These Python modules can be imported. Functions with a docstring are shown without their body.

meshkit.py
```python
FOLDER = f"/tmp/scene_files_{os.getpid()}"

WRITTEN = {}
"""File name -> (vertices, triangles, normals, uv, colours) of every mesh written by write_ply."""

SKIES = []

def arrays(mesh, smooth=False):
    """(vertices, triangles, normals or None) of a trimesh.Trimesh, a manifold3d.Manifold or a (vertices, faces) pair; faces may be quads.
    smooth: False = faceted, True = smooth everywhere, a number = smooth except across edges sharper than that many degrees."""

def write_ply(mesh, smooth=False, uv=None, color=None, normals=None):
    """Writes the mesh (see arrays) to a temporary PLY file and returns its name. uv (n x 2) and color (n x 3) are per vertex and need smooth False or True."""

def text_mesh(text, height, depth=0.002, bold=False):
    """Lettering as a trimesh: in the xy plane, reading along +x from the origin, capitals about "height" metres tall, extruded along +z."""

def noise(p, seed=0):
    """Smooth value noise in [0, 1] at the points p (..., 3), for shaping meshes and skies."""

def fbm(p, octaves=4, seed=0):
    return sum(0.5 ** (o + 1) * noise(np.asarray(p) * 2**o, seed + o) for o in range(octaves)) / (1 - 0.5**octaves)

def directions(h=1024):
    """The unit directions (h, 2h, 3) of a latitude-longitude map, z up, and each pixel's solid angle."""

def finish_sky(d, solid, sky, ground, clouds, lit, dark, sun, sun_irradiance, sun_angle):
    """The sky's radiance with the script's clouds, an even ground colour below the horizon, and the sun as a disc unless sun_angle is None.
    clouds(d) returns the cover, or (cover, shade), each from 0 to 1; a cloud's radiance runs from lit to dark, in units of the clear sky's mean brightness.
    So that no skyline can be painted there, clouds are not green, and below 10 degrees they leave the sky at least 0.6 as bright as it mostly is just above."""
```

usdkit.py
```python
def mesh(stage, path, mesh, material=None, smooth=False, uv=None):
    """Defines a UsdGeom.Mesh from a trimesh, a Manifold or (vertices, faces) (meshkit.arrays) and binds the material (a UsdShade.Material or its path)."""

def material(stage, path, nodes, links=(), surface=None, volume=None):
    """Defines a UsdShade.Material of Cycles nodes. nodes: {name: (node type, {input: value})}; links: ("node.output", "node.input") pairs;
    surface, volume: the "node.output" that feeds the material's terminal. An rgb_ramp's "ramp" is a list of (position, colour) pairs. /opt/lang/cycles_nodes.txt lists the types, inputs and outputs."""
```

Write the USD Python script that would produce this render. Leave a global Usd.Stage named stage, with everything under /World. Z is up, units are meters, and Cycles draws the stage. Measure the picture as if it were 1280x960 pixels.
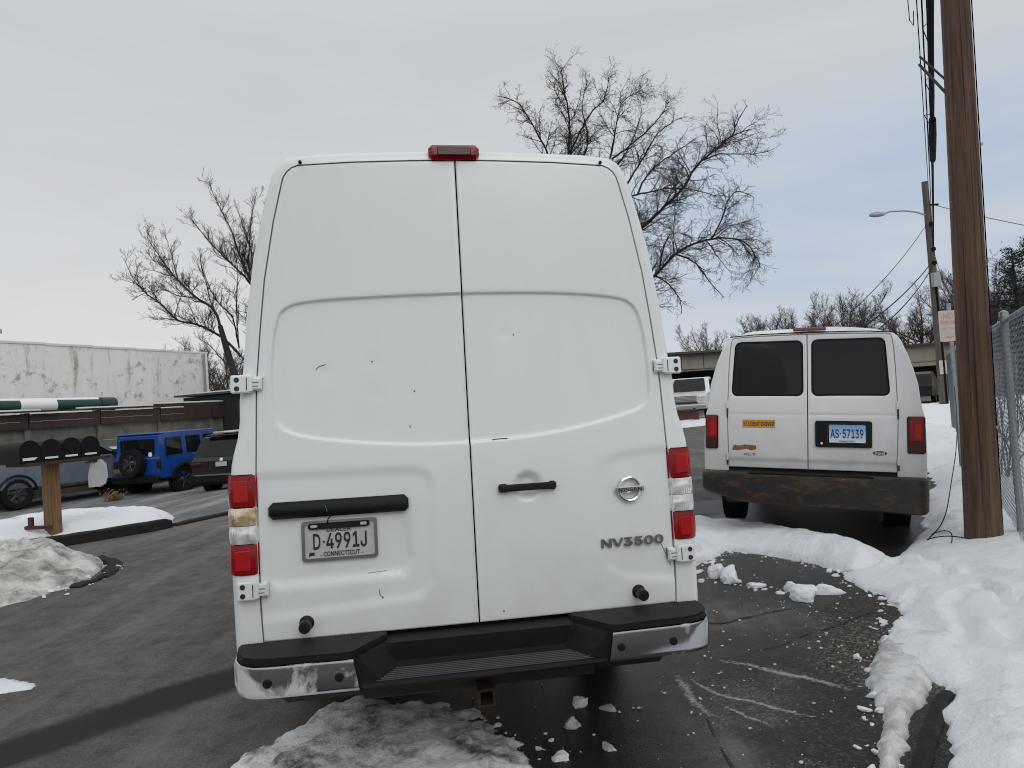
import math, random
import numpy as np, trimesh, shapely, manifold3d
import shapely.geometry as sg
from shapely import affinity
from scipy.spatial import Delaunay
import meshkit, usdkit
from pxr import Usd, UsdGeom, UsdLux, UsdShade, Gf, Sdf

rng = random.Random(7)
nr = np.random.default_rng(11)
stage = Usd.Stage.CreateInMemory()
UsdGeom.SetStageUpAxis(stage, UsdGeom.Tokens.z)
UsdGeom.SetStageMetersPerUnit(stage, 1.0)
UsdGeom.Xform.Define(stage, '/World')
UsdGeom.Scope.Define(stage, '/World/Looks')

# ---------------------------------------------------------------- camera
FPX, ROLL, PITCH = 890.0, 0.068, math.atan(20 / 890.0)
cam = UsdGeom.Camera.Define(stage, '/World/camera')
_cp, _sp, _c, _s = math.cos(PITCH), math.sin(PITCH), math.cos(ROLL), math.sin(ROLL)
_f, _u, _r = np.array([0, _cp, _sp]), np.array([0, -_sp, _cp]), np.array([1., 0, 0])
_right, _up = _c * _r - _s * _u, _s * _r + _c * _u
cam.AddTransformOp().Set(Gf.Matrix4d(*[*_right, 0], *[*_up, 0], *[*(-_f), 0], 0, 0, 1.6, 1))
cam.CreateHorizontalApertureAttr(36.0); cam.CreateVerticalApertureAttr(27.0)
cam.CreateFocalLengthAttr(36.0 * FPX / 1280)
cam.CreateClippingRangeAttr(Gf.Vec2f(0.05, 3000))
cam.CreateExposureAttr(0.22)

# ---------------------------------------------------------------- sky and light (overcast winter afternoon)
SUN_EL, SUN_AZ = math.radians(42), math.radians(158)
sd = np.array([math.sin(SUN_AZ) * math.cos(SUN_EL), math.cos(SUN_AZ) * math.cos(SUN_EL), math.sin(SUN_EL)])
skym = usdkit.material(stage, '/World/Looks/overcast_sky', {
    'tc': ('texture_coordinate', {}),
    'sep': ('separate_xyz', {}),
    'sky': ('sky_texture', {'sky_type': 'single_scattering', 'sun_disc': False, 'sun_elevation': SUN_EL, 'sun_rotation': SUN_AZ}),
    'grad': ('rgb_ramp', {'ramp': [(0.0, (6.4, 6.1, 5.85)), (0.06, (6.3, 6.15, 6.05)), (0.2, (5.75, 5.82, 5.86)), (0.45, (5.2, 5.36, 5.45)), (1.0, (7.4, 7.6, 7.75))]}),
    'map': ('mapping', {'scale': (1.5, 1.5, 7.0), 'location': (.3, .1, 0)}),
    'n': ('noise_texture', {'scale': 1.7, 'detail': 5, 'roughness': .55, 'distortion': .6}),
    'nr': ('map_range', {'from_min': .25, 'from_max': .75, 'to_min': .965, 'to_max': 1.03}),
    'mul': ('mix', {'mix_type': 'multiply', 'fac': 1.0}),
    # a thin bluish break in the cloud low in the sky, right of the road
    'dot': ('vector_math', {'math_type': 'dot_product', 'vector2': (.46, .86, .22)}),
    'dr': ('map_range', {'range_type': 'smoothstep', 'from_min': .86, 'from_max': 1.0, 'to_min': 0.0, 'to_max': 1.0, 'clamp': True}),
    'n2': ('noise_texture', {'scale': 2.6, 'detail': 4, 'roughness': .5}),
    'n2r': ('map_range', {'from_min': .25, 'from_max': .7, 'to_min': .45, 'to_max': 1.0, 'clamp': True}),
    'bf': ('math', {'math_type': 'multiply'}),
    'bf2': ('math', {'math_type': 'multiply', 'value2': .95}),
    'low': ('map_range', {'range_type': 'smoothstep', 'from_min': .0, 'from_max': .10, 'to_min': 0.15, 'to_max': 1.0, 'clamp': True}),
    'high': ('map_range', {'range_type': 'smoothstep', 'from_min': .24, 'from_max': .44, 'to_min': 1.0, 'to_max': 0.0, 'clamp': True}),
    'bf3': ('math', {'math_type': 'multiply'}), 'bf4': ('math', {'math_type': 'multiply'}),
    'blue': ('mix', {'mix_type': 'mix', 'color2': (3.9, 4.7, 5.9)}),
    'cover': ('mix', {'mix_type': 'mix', 'fac': .94}),
    'bg': ('background_shader', {'strength': 0.1}),
}, [('tc.generated', 'sep.vector'), ('sep.z', 'grad.fac'), ('tc.generated', 'map.vector'), ('map.vector', 'n.vector'), ('n.fac', 'nr.value'),
    ('grad.color', 'mul.color1'), ('nr.result', 'mul.color2'), ('tc.generated', 'dot.vector1'), ('dot.value', 'dr.value'), ('map.vector', 'n2.vector'),
    ('n2.fac', 'n2r.value'), ('dr.result', 'bf.value1'), ('n2r.result', 'bf.value2'), ('bf.value', 'bf2.value1'), ('sep.z', 'low.value'), ('sep.z', 'high.value'),
    ('bf2.value', 'bf3.value1'), ('low.result', 'bf3.value2'), ('bf3.value', 'bf4.value1'), ('high.result', 'bf4.value2'), ('bf4.value', 'blue.fac'),
    ('mul.color', 'blue.color1'), ('sky.color', 'cover.color1'), ('blue.color', 'cover.color2'), ('cover.color', 'bg.color')], surface='bg.background')
dome = UsdLux.DomeLight.Define(stage, '/World/sky')
UsdShade.MaterialBindingAPI.Apply(dome.GetPrim()).Bind(skym)
dome.GetPrim().SetCustomDataByKey('kind', 'structure')
sun = UsdLux.DistantLight.Define(stage, '/World/sun')
sun.CreateNormalizeAttr(True); sun.CreateIntensityAttr(0.19); sun.CreateAngleAttr(40.0); sun.CreateColorAttr(Gf.Vec3f(1, .97, .94))
_m = Gf.Matrix4d().SetRotate(Gf.Rotation(Gf.Vec3d(0, 0, 1), Gf.Vec3d(*map(float, sd))))
sun.AddTransformOp().Set(_m)

# ---------------------------------------------------------------- helpers
used = {}
def numbered(parent, name):
    k = (parent, name); n = used.get(k, 0); used[k] = n + 1
    return name if n == 0 else f'{name}_{n:03d}'

def data(prim, label=None, cat=None, group=None, kind=None):
    for k, v in (('label', label), ('category', cat), ('group', group), ('kind', kind)):
        if v: prim.SetCustomDataByKey(k, v)

class Thing:
    def __init__(self, path): self.path = path; self.prim = stage.GetPrimAtPath(path)

def path_of(parent): return '/World' if parent is None else parent.path

def thing(name, label, cat, loc=(0, 0, 0), rz=0.0, ry=0.0, rx=0.0, group=None):
    p = '/World/' + numbered('/World', name)
    x = UsdGeom.Xform.Define(stage, p)
    x.AddTranslateOp().Set(Gf.Vec3d(*map(float, loc)))
    if rz: x.AddRotateZOp().Set(math.degrees(rz))
    if ry: x.AddRotateYOp().Set(math.degrees(ry))
    if rx: x.AddRotateXOp().Set(math.degrees(rx))
    data(x.GetPrim(), label, cat, group)
    return Thing(p)

def obj(name, mesh, mat, parent=None, smooth=30, label=None, cat=None, group=None, kind=None):
    p = path_of(parent) + '/' + numbered(path_of(parent), name)
    usdkit.mesh(stage, p, mesh, '/World/Looks/' + mat, smooth=smooth)
    t = Thing(p); data(t.prim, label, cat, group, kind)
    return t

def struct(name, mesh, mat, smooth=30): return obj(name, mesh, mat, None, smooth, kind='structure')

def copy_of(src, loc, rz=0, label=None, cat=None, group=None, scale=None):
    name = src.path.split('/')[-1]
    base = name[:-4] if name[-4:-3] == '_' and name[-3:].isdigit() else name
    p = '/World/' + numbered('/World', base)
    x = UsdGeom.Xform.Define(stage, p)
    pr = x.GetPrim(); pr.GetReferences().AddInternalReference(src.path); pr.SetInstanceable(True)
    x.ClearXformOpOrder()
    x.AddTranslateOp(opSuffix='c').Set(Gf.Vec3d(*map(float, loc))); x.AddRotateZOp(opSuffix='c').Set(math.degrees(rz))
    if scale: x.AddScaleOp(opSuffix='c').Set(Gf.Vec3f(*scale))
    was = src.prim.GetCustomData()
    data(pr, label or was.get('label'), cat or was.get('category'), group or was.get('group'))
    return Thing(p)

TM = trimesh.Trimesh
def cat(ms): return trimesh.util.concatenate([m for m in ms if m is not None])

def box(c, s, bevel=0.0, rot=None):
    h = np.array(s, float) / 2
    sg_ = np.array([[a, b, d] for a in (-1, 1) for b in (-1, 1) for d in (-1, 1)], float)
    if bevel:
        bevel = min(bevel, h.min() * .95)
        pts = np.vstack([sg_ * (h - bevel * (1 - np.eye(3)[k])) for k in range(3)])
        m = trimesh.convex.convex_hull(pts)
    else:
        m = trimesh.creation.box(extents=2 * h)
    if rot is not None: m.apply_transform(rot)
    m.apply_translation(c)
    return m

def rotm(ax, a): return trimesh.transformations.rotation_matrix(a, ax)

def tube(pts, rad, n=6, cap=True):
    p = np.asarray(pts, float); k = len(p)
    r = np.broadcast_to(rad, (k,)).astype(float)
    t = np.gradient(p, axis=0); t /= np.linalg.norm(t, axis=1, keepdims=True) + 1e-12
    ref = np.array([0, 0, 1.0]) if abs(t[:, 2]).mean() < .8 else np.array([1.0, 0, 0])
    a = np.cross(t, ref); a /= np.linalg.norm(a, axis=1, keepdims=True) + 1e-12
    b = np.cross(t, a)
    an = np.arange(n) * 2 * np.pi / n
    v = p[:, None] + r[:, None, None] * (np.cos(an)[None, :, None] * a[:, None] + np.sin(an)[None, :, None] * b[:, None])
    i, j = np.meshgrid(np.arange(k - 1), np.arange(n), indexing='ij')
    q = np.stack([i * n + j, i * n + (j + 1) % n, (i + 1) * n + (j + 1) % n, (i + 1) * n + j], -1).reshape(-1, 4)
    f = np.vstack([q[:, [0, 2, 1]], q[:, [0, 3, 2]]])
    v = v.reshape(-1, 3)
    if cap:
        v = np.vstack([v, p[:1], p[-1:]]); c0, c1 = len(v) - 2, len(v) - 1
        f = np.vstack([f, [[c0, (j + 1) % n, j][::-1] for j in range(n)], [[c1, (k - 1) * n + j, (k - 1) * n + (j + 1) % n][::-1] for j in range(n)]])
    return TM(v, f, process=False)

def cyl(p0, p1, r0, r1=None, n=20): return tube([p0, p1], [r0, r0 if r1 is None else r1], n)

def lathe(profile, n=28, axis='x'):
    """profile: (radius, along) pairs revolved about the axis."""
    pr = np.array(profile, float); k = len(pr)
    an = np.arange(n) * 2 * np.pi / n
    v = np.stack([np.broadcast_to(pr[:, 1][:, None], (k, n)), pr[:, 0][:, None] * np.cos(an), pr[:, 0][:, None] * np.sin(an)], -1).reshape(-1, 3)
    i, j = np.meshgrid(np.arange(k - 1), np.arange(n), indexing='ij')
    q = np.stack([i * n + j, i * n + (j + 1) % n, (i + 1) * n + (j + 1) % n, (i + 1) * n + j], -1).reshape(-1, 4)
    m = TM(v, np.vstack([q[:, [0, 1, 2]], q[:, [0, 2, 3]]]), process=False)
    if axis == 'y': m.vertices = m.vertices[:, [1, 0, 2]]; m.invert()
    if axis == 'z': m.vertices = m.vertices[:, [1, 2, 0]]
    return m

def prism(poly, depth, plane='xz', at=0.0):
    """A polygon (shapely or points) extruded: plane 'xz' along +y from at, 'xy' along +z, 'yz' along +x."""
    if not isinstance(poly, (sg.Polygon, sg.MultiPolygon)): poly = sg.Polygon(poly)
    ms = []
    for g in getattr(poly, 'geoms', [poly]):
        m = trimesh.creation.extrude_polygon(g, depth, engine='earcut')
        v = np.array(m.vertices)
        if plane == 'xz': m.vertices = np.stack([v[:, 0], v[:, 2] + at, v[:, 1]], 1); m.invert()
        elif plane == 'yz': m.vertices = np.stack([v[:, 2] + at, v[:, 0], v[:, 1]], 1)
        else: m.vertices = v + [0, 0, at]
        ms.append(m)
    return cat(ms)

def sm(x, a=0.0, b=1.0):
    t = np.clip((np.asarray(x, float) - a) / (b - a), 0, 1); return t * t * (3 - 2 * t)

def rrect(x0, y0, x1, y1, r): return sg.box(x0 + r, y0 + r, x1 - r, y1 - r).buffer(r, quad_segs=5)

def sheet_pts(poly, h, rings=(0.0,)):
    P = []
    for off in rings:
        g = poly.buffer(-off) if off else poly
        for gg in getattr(g, 'geoms', [g]):
            for ring in [gg.exterior, *gg.interiors]:
                k = max(8, int(ring.length / h)); P.append(np.array([ring.interpolate(i / k, normalized=True).coords[0] for i in range(k)]))
                P.append(np.array(ring.coords)[:-1])
    x0, y0, x1, y1 = poly.bounds
    gx, gy = np.meshgrid(np.arange(x0, x1, h), np.arange(y0, y1, h)); g = np.stack([gx.ravel(), gy.ravel()], 1)
    core = poly.buffer(-(rings[-1] + h * .6)); g = g[shapely.contains_xy(core, g[:, 0], g[:, 1])]
    P = np.vstack(P + [g]); P = P[np.unique(np.round(P / 5e-4).astype(int), axis=0, return_index=True)[1]]
    return P

def panel(poly, fn, h=.014, rings=(0.0, .003, .008), skirt=.02, edge_r=.006, folds=()):
    """A sheet over poly in (u, v), pushed to depth fn(u, v), with rounded-over edges and returns. Vertices are (u, depth, v)."""
    P = sheet_pts(poly, h, rings)
    F_ = []
    for g, offs in folds:       # finer points along the pressed creases
        for o in offs:
            rg = g.buffer(o).exterior; k = int(rg.length / .007); F_.append(np.array([rg.interpolate(i / k, normalized=True).coords[0] for i in range(k)]))
    if F_:
        F_ = np.vstack(F_); F_ = F_[shapely.contains_xy(poly.buffer(-.012), F_[:, 0], F_[:, 1])]
        near_ = shapely.distance(shapely.points(P), shapely.union_all([g.exterior for g, _ in folds])) < .016
        inner = shapely.distance(shapely.points(P), poly.boundary) > .012
        P = np.vstack([P[~(near_ & inner)], F_]); P = P[np.unique(np.round(P / 1e-3).astype(int), axis=0, return_index=True)[1]]
    T = Delaunay(P).simplices
    c = P[T].mean(1); T = T[shapely.contains_xy(poly.buffer(1e-4), c[:, 0], c[:, 1])]
    a, b, c = P[T[:, 0]], P[T[:, 1]], P[T[:, 2]]
    ar = (b[:, 0] - a[:, 0]) * (c[:, 1] - a[:, 1]) - (b[:, 1] - a[:, 1]) * (c[:, 0] - a[:, 0])
    T = T[np.abs(ar) > 1e-9]; ar = ar[np.abs(ar) > 1e-9]; T[ar < 0] = T[ar < 0][:, ::-1]
    e = shapely.distance(shapely.points(P), poly.boundary)
    d = fn(P[:, 0], P[:, 1]) + np.where(e < edge_r, edge_r - np.sqrt(np.maximum(0, edge_r ** 2 - (edge_r - np.minimum(e, edge_r)) ** 2)), 0)
    V = np.stack([P[:, 0], d, P[:, 1]], 1); V = V
    m = TM(V, T, process=False)
    # returns along the boundary
    ed = np.sort(m.edges, axis=1); uq, idx, cnt = np.unique(ed, axis=0, return_index=True, return_counts=True)
    be = m.edges[idx[cnt == 1]]
    n = len(V); back = V + [0, skirt, 0]
    F = np.vstack([np.stack([be[:, 1], be[:, 0], be[:, 0] + n], 1), np.stack([be[:, 1], be[:, 0] + n, be[:, 1] + n], 1)])
    sk = TM(np.vstack([V, back]), F, process=False); sk.remove_unreferenced_vertices()
    return cat([m, sk])

def manif(m):
    mm = trimesh.Trimesh(m.vertices, m.faces, process=True)
    return manifold3d.Manifold(manifold3d.Mesh(np.asarray(mm.vertices, np.float32), np.asarray(mm.faces, np.uint32)))

def unmanif(M):
    m = M.to_mesh(); return TM(np.array(m.vert_properties[:, :3]), np.array(m.tri_verts), process=False)

def loft(rings, cap=True):
    k, n = len(rings), len(rings[0]); v = np.vstack(rings)
    i, j = np.meshgrid(np.arange(k - 1), np.arange(n), indexing='ij')
    q = np.stack([i * n + j, i * n + (j + 1) % n, (i + 1) * n + (j + 1) % n, (i + 1) * n + j], -1).reshape(-1, 4)
    f = [q[:, [0, 1, 2]], q[:, [0, 2, 3]]]
    if cap:
        for base, s in ((0, -1), ((k - 1) * n, 1)):
            c = len(v); v = np.vstack([v, v[base:base + n].mean(0)])
            f.append(np.array([[c, base + jj, base + (jj + 1) % n][::s] for jj in range(n)]))
    m = TM(v, np.vstack(f), process=False)
    if m.volume < 0: m.invert()
    return m

def shear(m, fn):
    m = m.copy(); v = np.array(m.vertices); m.vertices = fn(v); return m

def text(s, h, depth=.002, bold=False, wide=1.0):
    m = meshkit.text_mesh(s, h, depth, bold); v = np.array(m.vertices); v[:, 0] *= wide
    v[:, 0] -= (v[:, 0].min() + v[:, 0].max()) / 2; v[:, 1] -= (v[:, 1].min() + v[:, 1].max()) / 2
    m.vertices = v; return m

def text_rear(s, h, u, d, v, depth=.002, bold=False, wide=1.0, fit=None):
    """Lettering seen from behind a vehicle (viewer looks along +y), centred at (u, v), front face at depth d."""
    m = text(s, h, depth, bold, wide); w = np.array(m.vertices)
    if fit: w[:, 0] *= fit / (w[:, 0].max() - w[:, 0].min())
    m.vertices = np.stack([w[:, 0] + u, d - w[:, 2], w[:, 1] + v], 1)
    return m

# ---------------------------------------------------------------- materials
def mat(name, nodes, links, surface='p.BSDF'): usdkit.material(stage, '/World/Looks/' + name, nodes, links, surface=surface)

def plain(name, col, rough=.5, metal=0.0, coat=0.0, spec=.5, vary=.0, scale=8.0, bump=0.0, bscale=60.0, rvary=0.0, col2=None):
    nodes = {'p': ('principled_bsdf', {'base_color': col, 'roughness': rough, 'metallic': metal, 'coat_weight': coat, 'specular_ior_level': spec}),
             'tc': ('texture_coordinate', {})}
    links = []
    if vary or col2 is not None:
        c2 = col2 if col2 is not None else tuple(max(0, c * (1 - vary)) for c in col)
        nodes['n'] = ('noise_texture', {'scale': scale, 'detail': 6, 'roughness': .65})
        nodes['r'] = ('rgb_ramp', {'ramp': [(.32, c2), (.66, col)]})
        links += [('tc.object', 'n.vector'), ('n.fac', 'r.fac'), ('r.color', 'p.base_color')]
        if rvary:
            nodes['rr'] = ('map_range', {'from_min': .3, 'from_max': .7, 'to_min': rough + rvary, 'to_max': rough, 'clamp': True})
            links += [('n.fac', 'rr.value'), ('rr.result', 'p.roughness')]
    if bump:
        nodes['bn'] = ('noise_texture', {'scale': bscale, 'detail': 4, 'roughness': .6})
        nodes['b'] = ('bump', {'strength': bump, 'distance': .01})
        links += [('tc.object', 'bn.vector'), ('bn.fac', 'b.height'), ('b.normal', 'p.normal')]
    mat(name, nodes, links)

def white_paint(name, col, dirt, rough=.26, low=.9, amt=.78):
    # gloss paint with a film of road grime that gathers low on the body, plus faint wipe marks
    mat(name, {
        'tc': ('texture_coordinate', {}), 'sep': ('separate_xyz', {}),
        'n': ('noise_texture', {'scale': 3.0, 'detail': 8, 'roughness': .7}),
        'm': ('mapping', {'scale': (5, 5, 1.1)}), 'st': ('noise_texture', {'scale': 2.2, 'detail': 6, 'roughness': .7}),
        'h': ('map_range', {'from_min': .45, 'from_max': low + .5, 'to_min': amt, 'to_max': .0, 'clamp': True}),
        'a': ('math', {'math_type': 'multiply'}), 'b': ('math', {'math_type': 'multiply_add', 'value2': .12, 'value3': -.045, 'use_clamp': True}),
        'c': ('math', {'math_type': 'add', 'use_clamp': True}),
        'mx': ('mix', {'color1': col, 'color2': dirt}),
        'rr': ('map_range', {'from_min': 0, 'from_max': .5, 'to_min': rough, 'to_max': .55, 'clamp': True}),
        'bn': ('noise_texture', {'scale': 2.5, 'detail': 1}), 'bp': ('bump', {'strength': .05, 'distance': .03}),
        'p': ('principled_bsdf', {'coat_weight': .35, 'coat_roughness': .12, 'specular_ior_level': .5}),
    }, [('tc.object', 'sep.vector'), ('tc.object', 'n.vector'), ('tc.object', 'm.vector'), ('m.vector', 'st.vector'), ('sep.z', 'h.value'),
        ('h.result', 'a.value1'), ('n.fac', 'a.value2'), ('st.fac', 'b.value1'), ('a.value', 'c.value1'), ('b.value', 'c.value2'),
        ('c.value', 'mx.fac'), ('mx.color', 'p.base_color'), ('c.value', 'rr.value'), ('rr.result', 'p.roughness'),
        ('tc.object', 'bn.vector'), ('bn.fac', 'bp.height'), ('bp.normal', 'p.normal')])

white_paint('van_white', (.72, .755, .765), (.33, .32, .30))
white_paint('old_white', (.70, .71, .72), (.27, .25, .23), rough=.34, low=.95, amt=1.15)
white_paint('truck_white', (.74, .76, .78), (.33, .32, .31))
plain('black_gap', (.006, .006, .007), .8)
plain('black_plastic', (.005, .0055, .0065), .45, spec=.24, vary=.3, scale=20, bump=.25, bscale=400)
plain('bumper_plastic', (.0042, .0046, .006), .48, spec=.22, col2=(.0095, .0098, .0105), scale=9, bump=.35, bscale=260, rvary=.15)
plain('tread_rubber', (.026, .027, .031), .5, col2=(.045, .046, .048), scale=16, bump=.3, bscale=300)
plain('black_metal', (.012, .012, .013), .5)
plain('under_metal', (.018, .016, .015), .8, vary=.5)
plain('rubber', (.010, .010, .011), .8, spec=.2, vary=.4, scale=14, bump=.3, bscale=120)
plain('dark_rim', (.05, .05, .055), .4, metal=.6)
plain('steel_rim', (.35, .36, .37), .4, metal=.8, vary=.5)
plain('chrome', (.62, .63, .65), .13, metal=1.0, vary=.15, scale=30)
plain('badge_metal', (.30, .31, .33), .22, metal=1.0)
mat('scuffed_chrome', {'tc': ('texture_coordinate', {}), 'n': ('noise_texture', {'scale': 2.3, 'detail': 7, 'roughness': .62, 'distortion': .5}),
    'r': ('map_range', {'from_min': .51, 'from_max': .57, 'to_min': 0, 'to_max': 1, 'clamp': True}),
    'c': ('principled_bsdf', {'base_color': (.42, .43, .45), 'metallic': 1.0, 'roughness': .12}),
    'w': ('principled_bsdf', {'base_color': (.55, .54, .52), 'metallic': .15, 'roughness': .7}), 'x': ('mix_closure', {})},
    [('tc.object', 'n.vector'), ('n.fac', 'r.value'), ('r.result', 'x.fac'), ('c.BSDF', 'x.closure1'), ('w.BSDF', 'x.closure2')], 'x.closure')
def lens(name, col, rough=.12, scale=190.0, strength=.12, dark=.5):
    mat(name, {'tc': ('texture_coordinate', {}), 'v': ('voronoi_texture', {'scale': scale}), 'n': ('noise_texture', {'scale': 14, 'detail': 3}),
        'mx': ('mix', {'color1': tuple(c * dark for c in col), 'color2': col}), 'b': ('bump', {'strength': strength, 'distance': .004}),
        'p': ('principled_bsdf', {'roughness': rough, 'coat_weight': .25, 'coat_roughness': .05, 'specular_ior_level': .3})},
        [('tc.object', 'v.vector'), ('tc.object', 'n.vector'), ('n.fac', 'mx.fac'), ('mx.color', 'p.base_color'), ('v.distance', 'b.height'), ('b.normal', 'p.normal')])
lens('red_lens', (.27, .001, .004)); lens('dark_red_lens', (.050, .0015, .004), dark=.45); lens('pale_red_lens', (.24, .085, .08), .5)
lens('bright_red_lens', (.46, .002, .006), .2)
def fluted(name, a, b):
    mat(name, {'tc': ('texture_coordinate', {}), 'w': ('wave_texture', {'bands_direction': 'x', 'scale': 30.0, 'distortion': .4}), 'n': ('noise_texture', {'scale': 22, 'detail': 3, 'distortion': .8}),
        'r': ('rgb_ramp', {'ramp': [(.32, b), (.58, a)]}), 'bp': ('bump', {'strength': .35, 'distance': .004}), 'p': ('principled_bsdf', {'roughness': .16, 'metallic': .45, 'coat_weight': .8})},
        [('tc.object', 'w.vector'), ('tc.object', 'n.vector'), ('n.fac', 'r.fac'), ('r.color', 'p.base_color'), ('w.fac', 'bp.height'), ('bp.normal', 'p.normal')])
fluted('clear_lens', (.80, .80, .81), (.42, .42, .44)); fluted('amber_lens', (.74, .62, .46), (.40, .25, .12))
plain('plate_white', (.44, .45, .46), .5, vary=.12, scale=30)
mat('plate_blue', {'tc': ('texture_coordinate', {}), 'sep': ('separate_xyz', {}), 'r': ('map_range', {'from_min': 1.0, 'from_max': 1.18, 'to_min': 0, 'to_max': 1, 'clamp': True}),
    'mx': ('mix', {'color1': (.62, .70, .76), 'color2': (.10, .30, .62)}), 'p': ('principled_bsdf', {'roughness': .45})},
    [('tc.object', 'sep.vector'), ('sep.z', 'r.value'), ('r.result', 'mx.fac'), ('mx.color', 'p.base_color')])
plain('ink_black', (.010, .010, .011), .5); plain('ink_blue', (.01, .025, .10), .5); plain('ink_red', (.40, .08, .05), .6)
plain('scratch_grey', (.10, .10, .105), .8); plain('faded_ink', (.42, .28, .25), .7)
plain('yellow_sticker', (.62, .30, .025), .55, vary=.25, scale=30); plain('rust', (.16, .065, .025), .85, col2=(.30, .14, .05), scale=40, bump=.4); plain('old_rust', (.045, .022, .014), .85, vary=.5, scale=30, bump=.4)
plain('pale_tape', (.80, .80, .79), .6); plain('blue_badge', (.012, .018, .045), .25, coat=.6)
mat('rusty_bumper', {'tc': ('texture_coordinate', {}), 'm': ('mapping', {'scale': (1, 1, 2.6)}), 'n': ('noise_texture', {'scale': 3.2, 'detail': 10, 'roughness': .75, 'distortion': .4}),
    'n2': ('noise_texture', {'scale': 22, 'detail': 6, 'roughness': .7}),
    'r': ('rgb_ramp', {'ramp': [(.28, (.012, .011, .011)), (.50, (.020, .017, .015)), (.56, (.040, .026, .018)), (.60, (.075, .045, .027)), (.63, (.026, .022, .020)), (.665, (.05, .045, .04)), (.69, (.38, .35, .31)), (.72, (.05, .04, .035))]}),
    'mx': ('mix', {'mix_type': 'overlay', 'fac': .6}), 'b': ('bump', {'strength': .4, 'distance': .008}), 'p': ('principled_bsdf', {'roughness': .52, 'metallic': .25})},
    [('tc.object', 'm.vector'), ('m.vector', 'n.vector'), ('tc.object', 'n2.vector'), ('n.fac', 'r.fac'), ('r.color', 'mx.color1'), ('n2.color', 'mx.color2'), ('mx.color', 'p.base_color'), ('n2.fac', 'b.height'), ('b.normal', 'p.normal')])
# tinted window panes: mostly dark film that mirrors the sky
def pane(name, tint, keep=.22):
    mat(name, {'f': ('fresnel', {'IOR': 1.42}), 'g': ('glossy_bsdf', {'color': (.9, .92, .95), 'roughness': .03}), 't': ('transparent_bsdf', {'color': tint}),
        'd': ('diffuse_bsdf', {'color': (.004, .0045, .005)}), 'x0': ('mix_closure', {'fac': keep}), 'x': ('mix_closure', {})},
        [('d.BSDF', 'x0.closure1'), ('t.BSDF', 'x0.closure2'), ('f.fac', 'x.fac'), ('x0.closure', 'x.closure1'), ('g.BSDF', 'x.closure2')], 'x.closure')
pane('tinted_glass', (.42, .44, .45), .5); pane('car_glass', (.3, .32, .34), .2); pane('windscreen', (.75, .8, .82), .6)
plain('seat_grey', (.22, .22, .23), .9); plain('interior_dark', (.014, .014, .015), .9)
plain('blue_paint', (.008, .060, .28), .28, coat=.4, vary=.25, scale=5); plain('black_paint', (.005, .0055, .007), .3, spec=.3, coat=.1, col2=(.010, .010, .010), scale=4)
plain('grey_blue_paint', (.17, .205, .25), .32, metal=.3, coat=.5, vary=.25, scale=4)
plain('plow_red', (.09, .015, .014), .5, vary=.5, scale=9, bump=.2)

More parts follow.
